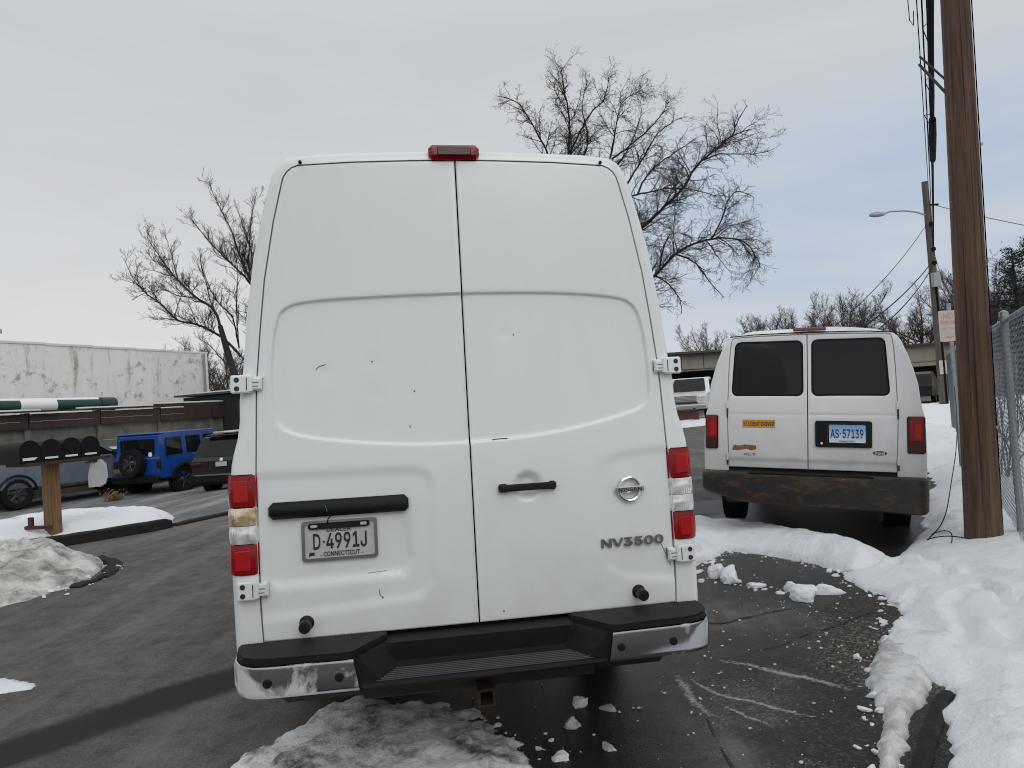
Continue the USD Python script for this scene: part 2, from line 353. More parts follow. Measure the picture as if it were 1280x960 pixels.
def pole_wood(name, a, b, stretch=.35, sc=26):
    mat(name, {'tc': ('texture_coordinate', {}), 'm': ('mapping', {'scale': (1, 1, .045)}), 'n': ('noise_texture', {'scale': sc, 'detail': 9, 'roughness': .72, 'distortion': .2}),
        'n2': ('noise_texture', {'scale': 2.2, 'detail': 5, 'roughness': .6}), 'm3': ('mapping', {'scale': (1, 1, .012)}), 'v': ('voronoi_texture', {'scale': 34, 'feature': 'distance_to_edge'}),
        'vr': ('map_range', {'from_min': 0.0, 'from_max': .05, 'to_min': .25, 'to_max': 1.0, 'clamp': True}),
        'r': ('rgb_ramp', {'ramp': [(.3, b), (.5, tuple((x + y) / 2 for x, y in zip(a, b))), (.68, a)]}), 'x': ('mix', {'mix_type': 'multiply', 'fac': .55}), 'y': ('mix', {'mix_type': 'multiply', 'fac': .5}),
        'bp': ('bump', {'strength': .7, 'distance': .012}), 'p': ('principled_bsdf', {'roughness': .8})},
        [('tc.object', 'm.vector'), ('m.vector', 'n.vector'), ('tc.object', 'n2.vector'), ('tc.object', 'm3.vector'), ('m3.vector', 'v.vector'), ('v.distance', 'vr.value'), ('n.fac', 'r.fac'),
         ('r.color', 'x.color1'), ('n2.color', 'x.color2'), ('x.color', 'y.color1'), ('vr.result', 'y.color2'), ('y.color', 'p.base_color'), ('n.fac', 'bp.height'), ('bp.normal', 'p.normal')])
pole_wood('pole_wood', (.19, .098, .056), (.030, .017, .012)); pole_wood('grey_pole_wood', (.19, .165, .14), (.07, .06, .055)); pole_wood('post_wood', (.36, .20, .085), (.13, .075, .038), sc=40)
pole_wood('brown_board', (.075, .045, .035), (.03, .02, .017))
plain('galvanised', (.36, .38, .40), .4, metal=.7, vary=.3, scale=20); plain('fence_wire', (.17, .195, .235), .45, metal=.5)
plain('cable_black', (.008, .008, .009), .8, spec=.1); plain('lamp_grey', (.30, .31, .33), .5, metal=.3)
plain('sign_white', (.52, .46, .42), .5, vary=.2, scale=9); plain('sign_back', (.46, .47, .47), .55, vary=.15, scale=9); plain('mail_black', (.005, .005, .0055), .5, spec=.2, vary=.4, scale=10)
plain('mail_label', (.72, .72, .70), .6); plain('iron_red', (.055, .02, .02), .8)
plain('bark', (.034, .029, .027), .95, vary=.5, scale=10, bump=.5, bscale=30); plain('twig', (.034, .028, .026), .95); plain('far_twig', (.085, .066, .060), 1.0); plain('brush_twig', (.07, .058, .05), 1.0)
plain('pine_needle', (.022, .034, .022), .9, vary=.5, scale=3); plain('dry_leaf', (.20, .12, .05), .9, vary=.4, scale=20)
plain('green_paint', (.012, .055, .042), .4, vary=.3, scale=6)
plain('concrete_panel', (.17, .165, .145), .95, col2=(.075, .075, .065), scale=2.2, bump=.4, bscale=20); plain('shed_dark', (.022, .022, .025), .7, vary=.3); plain('tan_wall', (.34, .31, .25), .9, vary=.2, scale=1.2)
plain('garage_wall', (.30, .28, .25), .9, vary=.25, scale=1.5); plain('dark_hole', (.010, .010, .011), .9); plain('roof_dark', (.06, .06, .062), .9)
plain('curb_stone', (.075, .072, .068), .85, col2=(.13, .125, .12), scale=9, bump=.6, bscale=40); plain('dark_stone', (.026, .023, .020), .85, spec=.25, vary=.6, scale=8, bump=.6, bscale=25)
mat('white_brick_wall', {'g': ('geometry', {}), 'rot': ('mapping', {'mapping_type': 'point', 'rotation': (0, 0, .44), 'scale': (1, 1, 1)}), 'sep': ('separate_xyz', {}), 'cmb': ('combine_xyz', {}),
    'br': ('brick_texture', {'scale': 1.0, 'brick_width': .22, 'row_height': .075, 'mortar_size': .008, 'color1': (1, 1, 1), 'color2': (.93, .93, .93), 'mortar': (.8, .8, .8)}),
    'ms': ('mapping', {'scale': (1.1, 1.1, .14)}), 'ns': ('noise_texture', {'scale': 1.7, 'detail': 8, 'roughness': .72}), 'rs': ('rgb_ramp', {'ramp': [(.24, (.10, .08, .055)), (.33, (.46, .43, .38)), (.42, (.84, .84, .83)), (.7, (.90, .905, .90))]}),
    'n2': ('noise_texture', {'scale': 1.5, 'detail': 10, 'roughness': .78}), 'r2': ('map_range', {'from_min': .36, 'from_max': .45, 'to_min': .45, 'to_max': 1.0, 'clamp': True}),
    'x': ('mix', {'mix_type': 'multiply', 'fac': 1.0}), 'y': ('mix', {'mix_type': 'multiply', 'fac': .22}), 'b': ('bump', {'strength': .2, 'distance': .012}), 'p': ('principled_bsdf', {'roughness': .85})},
    [('g.position', 'rot.vector'), ('rot.vector', 'sep.vector'), ('sep.y', 'cmb.x'), ('sep.z', 'cmb.y'), ('cmb.vector', 'br.vector'), ('g.position', 'ms.vector'), ('ms.vector', 'ns.vector'), ('ns.fac', 'rs.fac'),
     ('g.position', 'n2.vector'), ('n2.fac', 'r2.value'), ('rs.color', 'x.color1'), ('r2.result', 'x.color2'), ('x.color', 'y.color1'), ('br.color', 'y.color2'), ('y.color', 'p.base_color'), ('br.fac', 'b.height'), ('b.normal', 'p.normal')])
def asphalt(name, a, b, wet=.85, salt=0.0, speck=(.30, .29, .27), n1s=.55, lo=.34, hi=.62, attrs=False):
    N, L = ({'g': ('geometry', {}), 'n1': ('noise_texture', {'scale': n1s, 'detail': 8, 'roughness': .62, 'distortion': .5}), 'n2': ('noise_texture', {'scale': 95, 'detail': 3, 'roughness': .7}),
        'n3': ('noise_texture', {'scale': 5.0, 'detail': 7, 'roughness': .7}), 'm': ('mapping', {'rotation': (0, 0, .44), 'scale': (2.6, .22, 1)}), 'n4': ('noise_texture', {'scale': 1.0, 'detail': 6, 'roughness': .65}),
        'r1': ('rgb_ramp', {'ramp': [(lo, b), (hi, a)]}), 'r3': ('map_range', {'from_min': .3, 'from_max': .7, 'to_min': .62, 'to_max': 1.3}), 'r2': ('map_range', {'from_min': .3, 'from_max': .72, 'to_min': .55, 'to_max': 1.5}),
        'x': ('mix', {'mix_type': 'multiply', 'fac': 1.0}), 'y': ('mix', {'mix_type': 'multiply', 'fac': 1.0}), 'r4': ('map_range', {'from_min': .47, 'from_max': .68, 'to_min': 0, 'to_max': salt, 'clamp': True}), 'z': ('mix', {'color2': (.36, .36, .36)}),
        'v': ('voronoi_texture', {'scale': 55}), 'vr': ('map_range', {'from_min': .05, 'from_max': .11, 'to_min': .5, 'to_max': 0, 'clamp': True}), 'w': ('mix', {'color2': speck}),
        'rr': ('map_range', {'from_min': .34, 'from_max': .6, 'to_min': wet, 'to_max': .88, 'clamp': True}), 'b': ('bump', {'strength': .55, 'distance': .008}), 'p': ('principled_bsdf', {'specular_ior_level': .4})},
        [('g.position', 'n1.vector'), ('g.position', 'n2.vector'), ('g.position', 'n3.vector'), ('g.position', 'm.vector'), ('m.vector', 'n4.vector'), ('n1.fac', 'r1.fac'), ('n3.fac', 'r3.value'), ('n2.fac', 'r2.value'),
         ('r1.color', 'x.color1'), ('r3.result', 'x.color2'), ('x.color', 'y.color1'), ('r2.result', 'y.color2'), ('n4.fac', 'r4.value'), ('r4.result', 'z.fac'), ('y.color', 'z.color1'),
         ('g.position', 'v.vector'), ('v.distance', 'vr.value'), ('vr.result', 'w.fac'), ('z.color', 'w.color1'), ('w.color', 'p.base_color'), ('n1.fac', 'rr.value'), ('rr.result', 'p.roughness'), ('n2.fac', 'b.height'), ('b.normal', 'p.normal')])
    if attrs:   # where meltwater stands and van shade is painted in, where tar was poured, where grit has gathered: stored on the mesh
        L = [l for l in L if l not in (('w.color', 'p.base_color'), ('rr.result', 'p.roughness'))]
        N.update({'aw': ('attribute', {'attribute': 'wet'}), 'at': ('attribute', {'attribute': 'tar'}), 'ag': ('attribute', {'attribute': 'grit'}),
                  'm1': ('mix', {'color2': (.0045, .0044, .0045)}), 'm2': ('mix', {'color2': (.022, .022, .023)}), 'm0': ('mix', {}), 'gv': ('voronoi_texture', {'scale': 85}), 'gr': ('rgb_ramp', {'ramp': [(0, (.020, .017, .014)), (.35, (.042, .036, .030)), (.70, (.070, .061, .052)), (.93, (.20, .185, .165))]}),  # m1 near-black: wet asphalt with the shade under the vans mixed in
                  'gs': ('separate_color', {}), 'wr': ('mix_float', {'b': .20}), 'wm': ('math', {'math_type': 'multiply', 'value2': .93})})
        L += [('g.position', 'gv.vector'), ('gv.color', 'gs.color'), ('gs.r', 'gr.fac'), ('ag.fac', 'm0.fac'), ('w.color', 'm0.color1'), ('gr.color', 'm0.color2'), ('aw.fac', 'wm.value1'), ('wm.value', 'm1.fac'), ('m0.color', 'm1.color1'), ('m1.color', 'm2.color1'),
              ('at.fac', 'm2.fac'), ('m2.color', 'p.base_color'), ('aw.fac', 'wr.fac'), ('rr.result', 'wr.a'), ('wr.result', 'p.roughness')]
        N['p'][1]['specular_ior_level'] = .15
    mat(name, N, L)
asphalt('road_asphalt', (.125, .117, .106), (.088, .083, .077), salt=.18, speck=(.17, .165, .155))
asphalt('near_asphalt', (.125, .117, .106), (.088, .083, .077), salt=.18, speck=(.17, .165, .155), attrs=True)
asphalt('wet_asphalt', (.135, .122, .106), (.030, .028, .027), wet=.30, salt=.15, n1s=.9, lo=.42, hi=.56)
asphalt('soaked_asphalt', (.020, .019, .019), (.010, .010, .010), wet=.25, salt=.0, speck=(.05, .05, .048))
asphalt('lot_asphalt', (.17, .17, .17), (.10, .10, .10), salt=.75)
asphalt('tar_strip', (.036, .036, .038), (.026, .026, .028), wet=.5, speck=(.05, .05, .05))
asphalt('waste_ground', (.12, .115, .105), (.08, .078, .07), salt=.3)
def snow_mat(name, col, dirt, lo, hi, sc=3.0, spec=60):
    mat(name, {'g': ('geometry', {}), 'n': ('noise_texture', {'scale': sc, 'detail': 9, 'roughness': .68}), 'r': ('rgb_ramp', {'ramp': [(lo, dirt), (hi, col)]}),
        'bn': ('noise_texture', {'scale': spec, 'detail': 5, 'roughness': .7}), 'b': ('bump', {'strength': .8, 'distance': .02}),
        'p': ('principled_bsdf', {'roughness': .75, 'subsurface_weight': .15, 'subsurface_radius': (.02, .025, .03), 'subsurface_scale': .5, 'specular_ior_level': .3})},
        [('g.position', 'n.vector'), ('n.fac', 'r.fac'), ('r.color', 'p.base_color'), ('g.position', 'bn.vector'), ('bn.fac', 'b.height'), ('b.normal', 'p.normal')])
snow_mat('snow', (.76, .78, .81), (.50, .50, .51), .28, .44, 2.2, 38); snow_mat('dirty_snow', (.62, .605, .58), (.19, .175, .155), .36, .60, 4, 30); snow_mat('slush', (.80, .80, .79), (.10, .095, .088), .36, .52, 4.5, 60)
snow_mat('ice_crust', (.66, .67, .68), (.33, .33, .33), .35, .60, 7, 40)
mat('salt', {'g': ('geometry', {}), 'n': ('noise_texture', {'scale': 42, 'detail': 6, 'roughness': .75}), 'a': ('attribute', {'attribute': 'core'}), 's': ('math', {'math_type': 'multiply_add', 'value2': 2.6, 'value3': -1.62}), 't': ('math', {'math_type': 'add', 'use_clamp': True}),
    'k': ('math', {'math_type': 'multiply', 'value2': .85}), 'p': ('principled_bsdf', {'roughness': .95, 'base_color': (.42, .42, .41), 'specular_ior_level': .1}), 'o': ('transparent_bsdf', {}), 'x': ('mix_closure', {})},
    [('g.position', 'n.vector'), ('n.fac', 's.value1'), ('s.value', 't.value1'), ('a.fac', 'k.value1'), ('k.value', 't.value2'), ('t.value', 'x.fac'), ('o.BSDF', 'x.closure1'), ('p.BSDF', 'x.closure2')], 'x.closure')
# ---------------------------------------------------------------- terrain
S_, T_ = np.array([.426, .905]), np.array([.905, -.426])      # along the street, and across it to the right
def st(s, t): return (S_[0] * s + T_[0] * t, S_[1] * s + T_[1] * t)
def terrain(x, y):
    t = T_[0] * np.asarray(x, float) + T_[1] * np.asarray(y, float)
    return -.45 * sm(-t, 10.8, 18.5)

def ground_sheet(poly, off, h):
    if not isinstance(poly, sg.Polygon): poly = sg.Polygon(poly)
    P = sheet_pts(poly, h)
    T = Delaunay(P).simplices; c = P[T].mean(1); T = T[shapely.contains_xy(poly, c[:, 0], c[:, 1])]
    a, b, c = P[T[:, 0]], P[T[:, 1]], P[T[:, 2]]
    ar = (b[:, 0] - a[:, 0]) * (c[:, 1] - a[:, 1]) - (b[:, 1] - a[:, 1]) * (c[:, 0] - a[:, 0])
    T = T[np.abs(ar) > 1e-10]; ar = ar[np.abs(ar) > 1e-10]; T[ar < 0] = T[ar < 0][:, ::-1]
    return TM(np.c_[P, terrain(P[:, 0], P[:, 1]) + off], T, process=False)

def wobble(pts, amp, scale, seed, step=.12):
    """A closed outline with an uneven edge."""
    ring = sg.Polygon(pts).exterior; n = int(ring.length / step)
    p = np.array([ring.interpolate(i / n, normalized=True).coords[0] for i in range(n)])
    q = np.c_[p, np.zeros(len(p))] * scale
    p = p + amp * np.stack([meshkit.fbm(q, 3, seed) - .5, meshkit.fbm(q, 3, seed + 9) - .5], 1) * 2
    g = sg.Polygon(p).buffer(0)
    return max(g.geoms, key=lambda k: k.area) if hasattr(g, 'geoms') else g

gx = np.unique(np.concatenate([np.linspace(-600, -40, 15), np.arange(-40, 41, 1.0), np.linspace(40, 600, 15)]))
gy = np.unique(np.concatenate([np.linspace(-300, -10, 8), np.arange(-10, 61, 1.0), np.linspace(60, 900, 15)]))
X, Y = np.meshgrid(gx, gy); n_ = len(gx)
i, j = np.meshgrid(np.arange(len(gy) - 1), np.arange(n_ - 1), indexing='ij')
q = np.stack([i * n_ + j, i * n_ + j + 1, (i + 1) * n_ + j + 1, (i + 1) * n_ + j], -1).reshape(-1, 4)
struct('ground', TM(np.stack([X.ravel(), Y.ravel(), terrain(X, Y).ravel()], 1), np.vstack([q[:, [0, 1, 2]], q[:, [0, 2, 3]]]), process=False), 'waste_ground', True)
struct('road', ground_sheet([st(-14, -9.5), st(-14, .25), st(29, .25), st(34, 3.0), st(40, 3.0), st(40, -9.5), st(8.6, -9.5), st(6, -10.2), st(2, -10.2)], .004, .8), 'road_asphalt', True)
struct('parking_lot', ground_sheet([st(-14, -10.6), st(6, -10.25), st(8.4, -9.55), st(34, -9.55), st(34, -23), st(-14, -23)], .004, .8), 'lot_asphalt', True)
near = [(-9.0, 1.2), (3.4, 1.2), (4.6, 5.0), (9.0, 14.5), (5.5, 14.5), (-2.5, 13.0), (-5.3, 9.6), (-9.0, 3.2)]
NEARP = sg.Polygon(near).buffer(-.3).buffer(.3)
pm = ground_sheet(NEARP, .008, .055); pv = np.array(pm.vertices); px_, py_ = pv[:, 0], pv[:, 1]; p3 = np.c_[px_, py_, 0 * px_]
def sdp(pts):
    g = sg.Polygon(pts); return shapely.distance(shapely.points(pv[:, :2]), g.exterior) * np.where(shapely.contains_xy(g, px_, py_), 1, -1)
wob = .30 * (meshkit.fbm(p3 * 1.7, 4, 15) - .5) + .14 * (meshkit.fbm(p3 * 7, 3, 16) - .5)
under = sdp([(-1.35, 1.0), (-1.0, 3.4), (-.85, 4.6), (-1.0, 9.4), (.2, 9.4), (.72, 5.2), (.76, 4.2), (.60, 3.5), (.45, 1.0)])  # cargo van footprint: wet ground, darkened further as painted shade
under2 = sdp([(2.25, 6.8), (2.75, 6.1), (3.3, 6.1), (4.0, 7.0), (5.8, 10.2), (4.2, 11.2), (2.2, 8.6)])  # passenger van footprint: wet ground plus its shade, painted alike
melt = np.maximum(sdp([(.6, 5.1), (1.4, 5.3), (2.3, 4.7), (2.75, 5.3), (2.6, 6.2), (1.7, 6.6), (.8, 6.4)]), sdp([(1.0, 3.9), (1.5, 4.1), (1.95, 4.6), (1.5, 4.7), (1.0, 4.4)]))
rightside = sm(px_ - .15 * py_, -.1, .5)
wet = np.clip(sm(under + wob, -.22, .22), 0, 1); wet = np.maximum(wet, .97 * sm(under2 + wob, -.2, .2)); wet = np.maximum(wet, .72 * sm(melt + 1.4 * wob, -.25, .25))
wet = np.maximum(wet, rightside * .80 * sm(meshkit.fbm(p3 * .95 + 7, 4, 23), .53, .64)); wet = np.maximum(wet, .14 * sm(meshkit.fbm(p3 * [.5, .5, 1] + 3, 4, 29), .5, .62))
tar = .92 * sm(sdp([(-4.1, 2.05), (-2.72, 3.84), (-2.3, 4.27), (-1.93, 4.66), (-.9, 5.7), (-.70, 5.25), (-1.74, 4.22), (-2.2, 3.80), (-2.45, 3.50), (-3.6, 2.0)]) + .35 * wob, -.035, .045)
bank = shapely.distance(shapely.points(pv[:, :2]), sg.LineString([(1.2, 2.0), (1.45, 2.93), (1.8, 3.6), (2.1, 4.2), (2.5, 4.9), (2.55, 5.4)]))
grit = np.clip(sm(.62 - bank + 1.3 * wob, 0, .35) * rightside, 0, 1) * .9; grit = np.maximum(grit, .5 * rightside * sm(meshkit.fbm(p3 * 1.3 + 11, 4, 37), .5, .62))
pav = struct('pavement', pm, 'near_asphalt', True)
for nm, val in (('wet', wet), ('tar', tar), ('grit', grit)):  # wet holds meltwater and the painted under-van shade together
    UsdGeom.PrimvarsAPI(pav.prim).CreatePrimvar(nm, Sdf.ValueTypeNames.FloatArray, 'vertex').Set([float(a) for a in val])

def ribbon(pts, w, off, seed=0, gaps=True):
    p = np.array(sg.LineString(pts).segmentize(.02).coords); k = len(p)
    p = p + .05 * (np.stack([meshkit.noise(np.c_[p, np.zeros(k)] * 6, seed + a) for a in (0, 5)], 1) - .5)
    t = np.gradient(p, axis=0); t /= np.linalg.norm(t, axis=1, keepdims=True); nn = np.stack([-t[:, 1], t[:, 0]], 1)
    ww = w * (.35 + 1.3 * meshkit.noise(np.c_[p, np.zeros(k)] * 14, seed + 3)) * np.sin(np.pi * (np.arange(k) + .6) / (k + .4)) ** .4
    v = np.vstack([p + nn * ww[:, None] / 2, p - nn * ww[:, None] / 2]); z = terrain(v[:, 0], v[:, 1]) + off
    ok = meshkit.noise(np.c_[p, np.zeros(k)] * 9, seed + 21) > (.34 if gaps else -1)
    f = np.array([[a, a + k, a + k + 1] for a in range(k - 1) if ok[a]] + [[a, a + k + 1, a + 1] for a in range(k - 1) if ok[a]])
    m = TM(np.c_[v, z], f, process=False); m.remove_unreferenced_vertices(); return m
for k, (pts, w) in enumerate([([(1.08, 4.18), (1.3, 4.0), (1.45, 3.85), (1.62, 3.62)], .020), ([(.86, 3.95), (.95, 3.72), (1.08, 3.62), (1.16, 3.5), (1.35, 3.38)], .012),
                              ([(.93, 3.6), (1.0, 3.45), (1.12, 3.34)], .010), ([(.80, 3.98), (.83, 3.7), (.84, 3.45)], .018)]):
    p = np.array(sg.LineString(pts).segmentize(.02).coords); n = len(p); p = p + .05 * (np.stack([meshkit.noise(np.c_[p, np.zeros(n)] * 6, k * 7 + a) for a in (0, 5)], 1) - .5)
    t = np.gradient(p, axis=0); t /= np.linalg.norm(t, axis=1, keepdims=True); nn = np.stack([-t[:, 1], t[:, 0]], 1); v = np.vstack([p + nn * w * 2.2, p, p - nn * w * 2.2])
    f = [g for r in (0, n) for a in range(n - 1) for g in ([a + r, a + n + r, a + n + 1 + r], [a + r, a + n + 1 + r, a + 1 + r])]
    o = struct('salt_streak', TM(np.c_[v, np.full(3 * n, .0125)], f, process=False), 'salt', True); taper = np.sin(np.pi * (np.arange(n) + .5) / n) ** .5
    UsdGeom.PrimvarsAPI(o.prim).CreatePrimvar('core', Sdf.ValueTypeNames.FloatArray, 'vertex').Set([float(a) for a in np.r_[0 * taper, taper, 0 * taper]])
for k, (pts, w) in enumerate([([(.86, 4.75), (1.4, 4.85), (2.05, 5.1)], .018), ([(1.3, 4.25), (2.0, 4.62), (2.5, 4.95)], .014), ([(.85, 3.5), (.82, 3.0), (.75, 2.5)], .012),
                              ([(-7.6, 5.6), (-5.2, 8.1), (-3.2, 10.2), (-2.0, 11.4)], .012)]):
    struct('pavement_crack', ribbon(pts, w, .0145, 40 + k * 7), 'tar_strip', True)

def snow_field(poly, hmax, width, res, seed, amp=.12, nscale=1.6, rough=.035, fine=9.0, power=.55, carve=None, sink=.05):
    x0, y0, x1, y1 = poly.bounds; pad = amp * 1.5
    xs, ys = np.arange(x0 - pad, x1 + pad, res), np.arange(y0 - pad, y1 + pad, res)
    X, Y = np.meshgrid(xs, ys); p = np.stack([X.ravel(), Y.ravel(), 0 * X.ravel()], 1)
    pt = shapely.points(p[:, :2]); d = shapely.distance(pt, poly.exterior) * np.where(shapely.contains_xy(poly, p[:, 0], p[:, 1]), 1, -1)
    d = d + amp * 2 * (meshkit.fbm(p * nscale, 4, seed) - .5) + amp * .5 * (meshkit.fbm(p * nscale * 5, 3, seed + 3) - .5)
    hm = hmax(p[:, 0], p[:, 1]) if callable(hmax) else hmax
    prof = np.clip(d / width, 0, 1) ** power
    h = hm * prof * (.75 + .5 * meshkit.fbm(p * 1.1, 3, seed + 5)) + rough * prof * (meshkit.fbm(p * fine, 4, seed + 7) - .5) * 2
    if carve is not None: h = h * carve(p[:, 0], p[:, 1])
    z = terrain(p[:, 0], p[:, 1]) + np.where(d > 0, h, -sink)
    keep = d > -res * 1.6
    n = len(xs); i, j = np.meshgrid(np.arange(len(ys) - 1), np.arange(n - 1), indexing='ij')
    q = np.stack([i * n + j, i * n + j + 1, (i + 1) * n + j + 1, (i + 1) * n + j], -1).reshape(-1, 4)
    q = q[keep[q].all(1)]
    m = TM(np.c_[p[:, :2], z], np.vstack([q[:, [0, 1, 2]], q[:, [0, 2, 3]]]), process=False); m.remove_unreferenced_vertices(); return m

def line_carve(pts, w, keep=.1):
    L = sg.LineString(pts)
    return lambda x, y: keep + (1 - keep) * sm(shapely.distance(shapely.points(np.stack([x, y], 1)), L), w * .5, w)
FEET = [(rng.uniform(2.35, 3.5), rng.uniform(2.6, 6.2), rng.uniform(-.9, .9)) for _ in range(46)]
def footprints(x, y):
    k = np.ones_like(x)
    for a, b, r in FEET:
        dx, dy = x - a, y - b; u, v = dx * math.cos(r) - dy * math.sin(r), dx * math.sin(r) + dy * math.cos(r); k = k * (1 - .55 * np.exp(-((u / .055) ** 4 + (v / .14) ** 4)))
    return k
CURB = [(1.0, 2.05), (1.46, 2.82), (1.86, 3.36), (2.12, 3.68)]
edge = [(1.02, 1.9), (1.36, 2.56), (1.55, 2.84), (1.85, 3.27), (2.06, 3.53), (2.02, 3.70), (1.98, 4.0), (2.18, 4.32), (2.46, 4.73), (2.55, 5.15), (2.55, 5.7), (2.85, 6.0), (3.25, 6.2), (3.75, 6.75), (4.3, 7.6)]
struct('snow_bank', snow_field(sg.Polygon(edge + [(4.9, 8.2), (7.0, 8.2), (7.0, 1.9)]), lambda x, y: .10 + .10 * sm(T_[0] * x + T_[1] * y, .2, 1.4), .22, .022, 21, amp=.10, nscale=2.4, rough=.022, fine=5, carve=footprints), 'snow', True)
struct('snow_bank', snow_field(sg.Polygon([(4.3, 7.55), (5.6, 9.9), (8.6, 15.2), (13, 24.5), (17.3, 33), (30, 36), (30, 8), (7.0, 7.6)]), lambda x, y: .16 + 0 * x, .5, .16, 33, amp=.3, nscale=.8, rough=.05, fine=3), 'snow', True)
struct('ice_edge', snow_field(sg.Polygon([(1.05, 2.4), (1.38, 2.95), (1.62, 3.40), (1.72, 3.75), (1.95, 4.05), (2.08, 4.3), (2.3, 4.25), (2.1, 3.80), (1.99, 3.60), (1.78, 3.34), (1.46, 2.92), (1.2, 2.5)]), .06, .06, .018, 51, amp=.05, nscale=4, rough=.02, fine=16), 'ice_crust', True)
struct('snow_ridge', snow_field(sg.Polygon([(.35, 7.6), (1.0, 6.2), (1.35, 6.05), (1.6, 6.45), (1.95, 6.88), (2.25, 6.62), (2.48, 6.25), (2.62, 5.75), (2.95, 5.75), (3.15, 6.1), (3.0, 6.7), (2.62, 7.5), (2.2, 8.15), (1.5, 8.5)]), .17, .25, .024, 61, amp=.07, nscale=3, rough=.018), 'snow', True)
struct('slush', snow_field(sg.Polygon([(-1.75, 2.3), (-1.42, 3.25), (-1.25, 3.68), (-.95, 3.93), (-.66, 3.90), (-.40, 3.72), (-.22, 3.50), (-.08, 3.30), (-.05, 3.0), (-.2, 2.3)]), .085, .22, .012, 71, amp=.16, nscale=4.2, rough=.022, fine=9), 'slush', True)
struct('snow_pile', snow_field(sg.Polygon([(-4.72, 6.9), (-4.62, 7.5), (-4.72, 8.0), (-5.05, 8.5), (-5.7, 8.95), (-6.9, 9.0), (-8.2, 8.2), (-8.2, 6.0), (-6.2, 4.9), (-5.2, 6.0)]), lambda x, y: .09 + .20 * sm(.9 * (-x) + .25 * y, 5.9, 7.1), .4, .025, 81, amp=.12, nscale=2.2, rough=.10, fine=7), 'dirty_snow', True)
ISL = [(-7.6, 9.15), (-6.55, 9.88), (-5.62, 10.75), (-5.5, 11.3), (-5.9, 12.2), (-7.2, 12.9), (-10.5, 12.6), (-11, 9.2)]
struct('snow_cover', snow_field(sg.Polygon(ISL), .24, .35, .05, 91, amp=.06, nscale=2, rough=.03), 'snow', True)
struct('roadside_snow', snow_field(sg.Polygon([(3.4, 26.5), (6.2, 28.2), (9.5, 31), (12, 36), (6, 40), (0, 34)]), .16, 1.2, .15, 95, amp=.5, nscale=.6, rough=.12, fine=2), 'snow', True)
struct('roadside_snow', snow_field(sg.Polygon([st(15.5, .6), st(17, 1.0), st(19.5, .9), st(19.5, 2.4), st(15.5, 2.2)]), .30, .5, .07, 97, amp=.25, nscale=1.2, rough=.1, fine=3), 'snow', True)
struct('roadside_snow', snow_field(sg.Polygon([(-3.45, 4.35), (-3.05, 4.42), (-3.10, 4.62), (-3.6, 4.75)]), .03, .15, .02, 99, amp=.10, nscale=5, rough=.012), 'snow', True)
# kerbs
def kerb(pts, w, h, step=.12, seed=1, z0=-.1, amp_=.018):
    p = np.array(sg.LineString(pts).segmentize(step).coords); k = len(p)
    t = np.gradient(p, axis=0); t /= np.linalg.norm(t, axis=1, keepdims=True); nn = np.stack([-t[:, 1], t[:, 0]], 1)
    rings = []
    for a in range(k):
        e = .82 if a in (0, k - 1) else 1.0
        prof = [(-w / 2, z0), (w / 2, z0), (w / 2, h - .02), (w / 2 - .02, h), (-w / 2 + .02, h), (-w / 2, h - .02)]
        rings.append([(*(p[a] + nn[a] * o * e), terrain(*p[a]) + z * (e if z > 0 else 1)) for o, z in prof])
    m = loft([np.array(r) for r in rings]); v = np.array(m.vertices); v += amp_ * (np.stack([meshkit.noise(v * 7, seed + a) for a in range(3)], 1) - .5); m.vertices = v
    return m
k1 = struct('kerb', kerb([(-7.6, 9.05), (-6.5, 9.80), (-5.56, 10.72), (-5.42, 11.0)], .2, .15, seed=3), 'dark_stone')
struct('kerb', kerb([(-5.38, 11.1), (-5.0, 11.9), (-4.4, 13.1), (-2.2, 17.5), (1.5, 25)], .16, .05, seed=5, step=.4), 'dark_stone')
struct('kerb', kerb([(1.30, 2.52), (1.52, 2.88), (1.83, 3.30), (2.04, 3.55)], .07, .035, step=.03, seed=8, amp_=.03), 'dark_stone')
struct('kerb', kerb([(-4.55, 7.2), (-4.50, 7.75), (-4.75, 8.35), (-5.3, 8.85)], .16, .035, step=.05, seed=12, amp_=.06), 'dark_stone')

